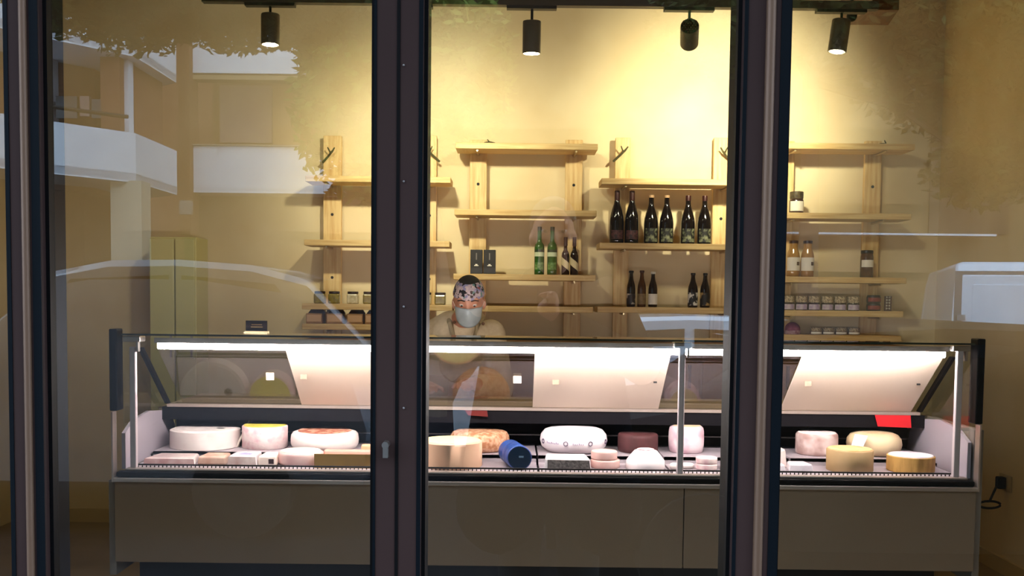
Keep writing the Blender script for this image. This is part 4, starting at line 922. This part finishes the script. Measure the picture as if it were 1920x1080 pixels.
car('dark_car', 'dark low car mirrored in front of the white van', p.x+.25, p.y-.85, math.pi, mat('dark_paint', '#1c1912', rough=.55, spec=.12), 4.0, 1.7, p.z-ZS, (-.6, .75), .95)
p = R(1420, 601, 7.6)
car('pale_car', 'pale blue car mirrored behind the dark car near the post', p.x-.35, p.y-1.2, math.pi, mat('pale_blue_paint', '#ccdae8', rough=.2, coat=.6), 3.9, 1.7, p.z-ZS+.02, (-.9, 1.05), .95)
# white van seen from behind
p = R(1785, 490, 10.6); rz = math.radians(17)
van = thing('white_van', 'white delivery van seen from behind, mirrored in the last pane', 'van', (p.x, p.y, ZS), None, 0)
vp = mat('van_white', '#d6e6f6', rough=.25, coat=.6); Hv = p.z-ZS; Wv = 1.75; Lv = 4.2
mb = MB(); prof = [(0, .35), (0, Hv*.55), (.06, Hv*.93), (.14, Hv), (2.9, Hv-.02), (3.3, Hv-.18), (3.75, .95), (4.2, .85), (4.2, .35)]
n_ = len(prof); rings = []
for xx, q in ((0, .985), (.07, 1), (Wv-.07, 1), (Wv, .985)): rings += [(xx+(0.05 if xx < .5 else -.05)*(max(0, z-1)/1.0), -l, .35+(z-.35)*q) for l, z in prof]
fs = [tuple(range(n_)), tuple(range(4*n_-1, 3*n_-1, -1))]
for k in range(3):
    for i in range(n_): fs.append((k*n_+i, (k+1)*n_+i, (k+1)*n_+(i+1) % n_, k*n_+(i+1) % n_))
mb.add(rings, fs).build('van_body', vp, van, smooth=True, sharp=30, bevel=.03)
for k in range(2):
    x0 = .1+k*.79; dr = MB().box(x0, x0+.76, .0, .025, .5, Hv-.14).build('rear_door', vp, van, bevel=.012)
    MB().box(x0+.1, x0+.66, .025, .034, .5+(Hv-.64)*.56, Hv-.24).build('upper_pressing', vp, dr, bevel=.008)
    MB().box(x0+.1, x0+.66, .025, .034, .62, .5+(Hv-.64)*.5).build('lower_pressing', vp, dr, bevel=.008)
MB().box(.03, 1.72, .0, .012, .45, Hv-.10).build('door_seal', mat('seal_grey', '#59636e', rough=.8), van)
MB().box(.70, .80, .03, .06, 1.12, 1.24).build('door_handle', mat('grey_handle', '#5e5e58', rough=.5), van)
for z in (.8, 1.35): MB().box(.06, .14, .02, .045, z, z+.06).build('hinge', mat('grey_hinge', '#7b838c', rough=.5), van)
MB().box(-.01, .11, .0, .03, 1.06, 1.24).build('tail_lamp', mat('lamp_amber', '#7a4a30', rough=.3), van); MB().box(Wv-.11, Wv+.01, .0, .03, 1.06, 1.24).build('tail_lamp', MATS['lamp_amber'], van)
for l in (.8, 3.3):
    for xx in (.1, Wv-.1): MB().tube([(xx-.1, -l, .32), (xx+.1, -l, .32)], .32, 20).build('wheel', MATS['tyre'], van, smooth=True)
van.rotation_euler.z = rz

# the person who holds the phone, in front of the shop ------------------------
ph = thing('phone', 'dark phone held up sideways before the middle pane', 'phone', (0, -1.655, 1.35))
MB().box(-.078, .078, -.004, .004, -.037, .037).build('phone_body', blk_m, ph, bevel=.003); MB().box(-.074, .074, -.0052, -.0042, -.034, .034).build('phone_screen', mat('screen_dark', '#0a0c10', rough=.1), ph)
pg = thing('person', 'person in dark coat holding up a phone, mirrored dimly in the middle pane', 'person', (.14, -2.02, -.02))
b = MB(); hz2 = 1.60
b.ball((0, .03, hz2+.015), (.073, .092, .098), 24, 16); b.ball((0, .058, hz2-.05), (.055, .062, .066), 20, 12); b.ball((0, .09, hz2-.088), (.03, .028, .024), 14, 10)
b.caps((0, .115, hz2+.005), (0, .136, hz2-.033), .010, .015); b.caps((-.018, .112, hz2-.068), (.018, .112, hz2-.068), .009, .009)
for q in (-1, 1): b.ball((q*.074, .025, hz2-.02), (.012, .02, .032), 12, 8); b.ball((q*.03, .108, hz2+.024), (.026, .012, .01), 12, 8); b.ball((q*.04, .09, hz2-.03), (.025, .022, .024), 12, 8)
b.caps((0, .02, hz2-.08), (0, 0, 1.42), .052, .06); b.caps((0, 0, 1.33), (0, 0, 1.0), .12, .13); b.caps((-.14, 0, 1.36), (.14, 0, 1.36), .07, .07)
SH2 = {q: Vector((q*.2, 0, 1.38)) for q in (-1, 1)}; EL2 = {-1: Vector((-.33, .1, 1.14)), 1: Vector((.31, .1, 1.14))}; WR2 = {-1: Vector((-.245, .315, 1.34)), 1: Vector((-.035, .315, 1.34))}
for q in (-1, 1):
    b.caps(SH2[q], EL2[q], .05, .042); b.caps(EL2[q], WR2[q], .04, .027)
    hx2 = .1*q; b.caps((hx2, 0, .95), (hx2*1.05, .02, .5), .088, .058); b.caps((hx2*1.05, .02, .5), (hx2*1.1, -.02, .09), .054, .037); b.caps((hx2*1.1, -.03, .05), (hx2*1.25, .14, .03), .04, .032)
    w = WR2[q]; pc = w+Vector((q*.022, .022, .018)); b.caps(w, pc, .026, .026); b.caps(pc+Vector((0, 0, -.018)), pc+Vector((0, 0, .022)), .018, .018)
    for k in range(4):
        k0 = pc+Vector((q*.012, .006, -.024+.017*k)); L = (.034, .042, .045, .038)[k]; k1 = k0+Vector((-q*.004, L*.75, .003)); k2 = k1+Vector((-q*L*.62, .010, 0)); b.caps(k0, k1, .0085, .008, 10); b.caps(k1, k2, .008, .007, 10)
    th = pc+Vector((-q*.006, .004, .03)); b.caps(pc, th, .013, .011, 10); b.caps(th, th+Vector((-q*.035, .004, -.006)), .0105, .0085, 10)
remesh(b, 'body', skin_m, pg, .0075, 4)
for q in (-1, 1):
    e = MB().ball((q*.031, .107, hz2+.004), (.0135, .011, .008), 14, 8).build('eye', MATS['eye_white'], pg, smooth=True); MB().ball((q*.031, .1165, hz2+.003), (.006, .003, .006), 10, 6).build('iris', blk_m, e, smooth=True)
MB().ball((0, .005, hz2+.045), (.084, .098, .088), 24, 14, lambda x, y, z: (x, y, z if y < .35 else max(z, -.1+.5*(y-.35)))).build('hair', hair_m, pg, smooth=True)
j = MB(); j.caps((0, 0, 1.31), (0, 0, .85), .155, .18); j.caps((-.1, 0, 1.3), (-.17, 0, .62), .13, .17); j.caps((.1, 0, 1.3), (.17, 0, .62), .13, .17); j.caps((-.14, 0, 1.35), (.14, 0, 1.35), .088, .088); j.caps((-.05, 0, 1.42), (.05, 0, 1.42), .068, .068)
for q in (-1, 1): j.caps(SH2[q], EL2[q], .075, .066); j.caps(EL2[q], EL2[q]+(WR2[q]-EL2[q])*.84, .066, .045)
remesh(j, 'coat', mat('dark_coat', '#0e0f13', rough=.95, spec=.05), pg, .011, 5)
tr = MB()
for q in (-1, 1): hx2 = .1*q; tr.caps((hx2, 0, .92), (hx2*1.05, .02, .5), .105, .082); tr.caps((hx2*1.05, .02, .5), (hx2*1.1, -.02, .12), .08, .072)
remesh(tr, 'trousers', MATS['dark_trousers'], pg, .013, 4)
for q in (-1, 1): MB().ball((.118*q, .05, .042), (.05, .14, .045), 16, 8).build('shoe', blk_m, pg, smooth=True)

# trees --------------------------------------------------------------------
leafm = {}
def leaves(n, fn, size, seed):
    rnd = random.Random(seed); mb = MB()
    for _ in range(n):
        c = fn(rnd)
        if c is None: continue
        a = Vector((rnd.gauss(0, 1), rnd.gauss(0, 1), rnd.gauss(0, .6))).normalized(); b_ = a.cross(Vector((rnd.gauss(0, 1), rnd.gauss(0, 1), rnd.gauss(0, 1)))).normalized(); s = size*rnd.uniform(.6, 1.3)
        c = Vector(c); mb.add([c-a*s, c+b_*s*.42, c+a*s, c-b_*s*.42], [(0, 1, 2, 3)])
    return mb
def tree(label, base, trunk_top, r, blobs, n, size, m, seed):
    t = thing('street_tree', label, 'tree', (base[0], base[1], ZS))
    tk = MB().tube([(base[0], base[1], ZS), (base[0]+.1, base[1], ZS+1.5), trunk_top], r, 10, r*.6)
    for c, rad in blobs: tk.tube([trunk_top, (Vector(trunk_top)+Vector(c))/2+Vector((0, 0, .2)), c], r*.45, 6, .02)
    tk.build('trunk', mat('bark_grey', '#4a4238', '#5c5244', rough=.9, scale=12), t, True, smooth=True)
    tot = sum(q[1][0]*q[1][1]*q[1][2] for q in blobs)
    def fn(rnd):
        k = rnd.random()*tot
        for c, rad in blobs:
            k -= rad[0]*rad[1]*rad[2]
            if k <= 0: break
        d = Vector((rnd.gauss(0, 1), rnd.gauss(0, 1), rnd.gauss(0, 1))).normalized()*rnd.random()**.45*1.18
        return (c[0]+d.x*rad[0], c[1]+d.y*rad[1], c[2]+d.z*rad[2])
    f = leaves(n, fn, size, seed).build('foliage', m, t, True); f['kind'] = 'stuff'
    return t
lf_d = mat('leaf_dark', '#3a4420', '#4a5428', rough=.6, scale=2, spec=.08); lf_l = mat('leaf_light', '#5c6e2c', '#74863a', rough=.6, scale=2, spec=.08)
def blob(px, py, T, rx, ry, rz): return (tuple(R(px, py, T)), (rx, ry, rz))
tree('leafy tree whose low twigs hang before the pale balconies', (R(-150, 500, 9).x, -7.2), tuple(R(-60, -250, 9)), .17,
     [blob(110, 0, 9, .35, .8, .25), blob(250, -12, 9, .55, .8, .38), blob(430, -10, 9.2, .75, .9, .40), blob(300, -120, 9, 1.5, 1.0, .3), blob(580, -30, 9.2, .55, .9, .42), blob(205, 40, 9, .13, .3, .26), blob(300, 38, 9, .12, .3, .28), blob(258, 45, 9.3, .1, .3, .25), blob(400, 25, 9.2, .12, .3, .3), blob(455, 10, 9.0, .1, .3, .3), blob(565, 45, 9.2, .12, .3, .36), blob(520, 20, 9.0, .1, .3, .3), blob(620, 10, 9.2, .15, .3, .3)], 40000, .045, lf_d, 3)
tree('pale green bushy tree beside the level balconies', (R(820, 500, 13).x, -11.4), tuple(R(790, 250, 13)), .14,
     [blob(650, 200, 13, .6, .9, 1.0), blob(700, 90, 13, .8, .9, .9), blob(640, 60, 13.2, .5, .8, .6), blob(800, 120, 13, 1.0, 1.0, 1.1), blob(720, 300, 13, .6, .8, .6)], 14000, .085, lf_l, 5)
tree('dark tree with sparse twigs beside the dull building', (R(1500, 500, 12).x, -10.4), tuple(R(1520, 150, 12)), .15,
     [blob(1600, -20, 12, 1.1, 1.0, .7), blob(1780, 60, 12, 1.2, 1.0, 1.0), blob(1900, 150, 12, .9, 1.0, 1.2), blob(1400, 20, 12, 1.0, 1.0, .7), blob(1850, 320, 12, .6, .8, .4)], 26000, .07, lf_d, 9)
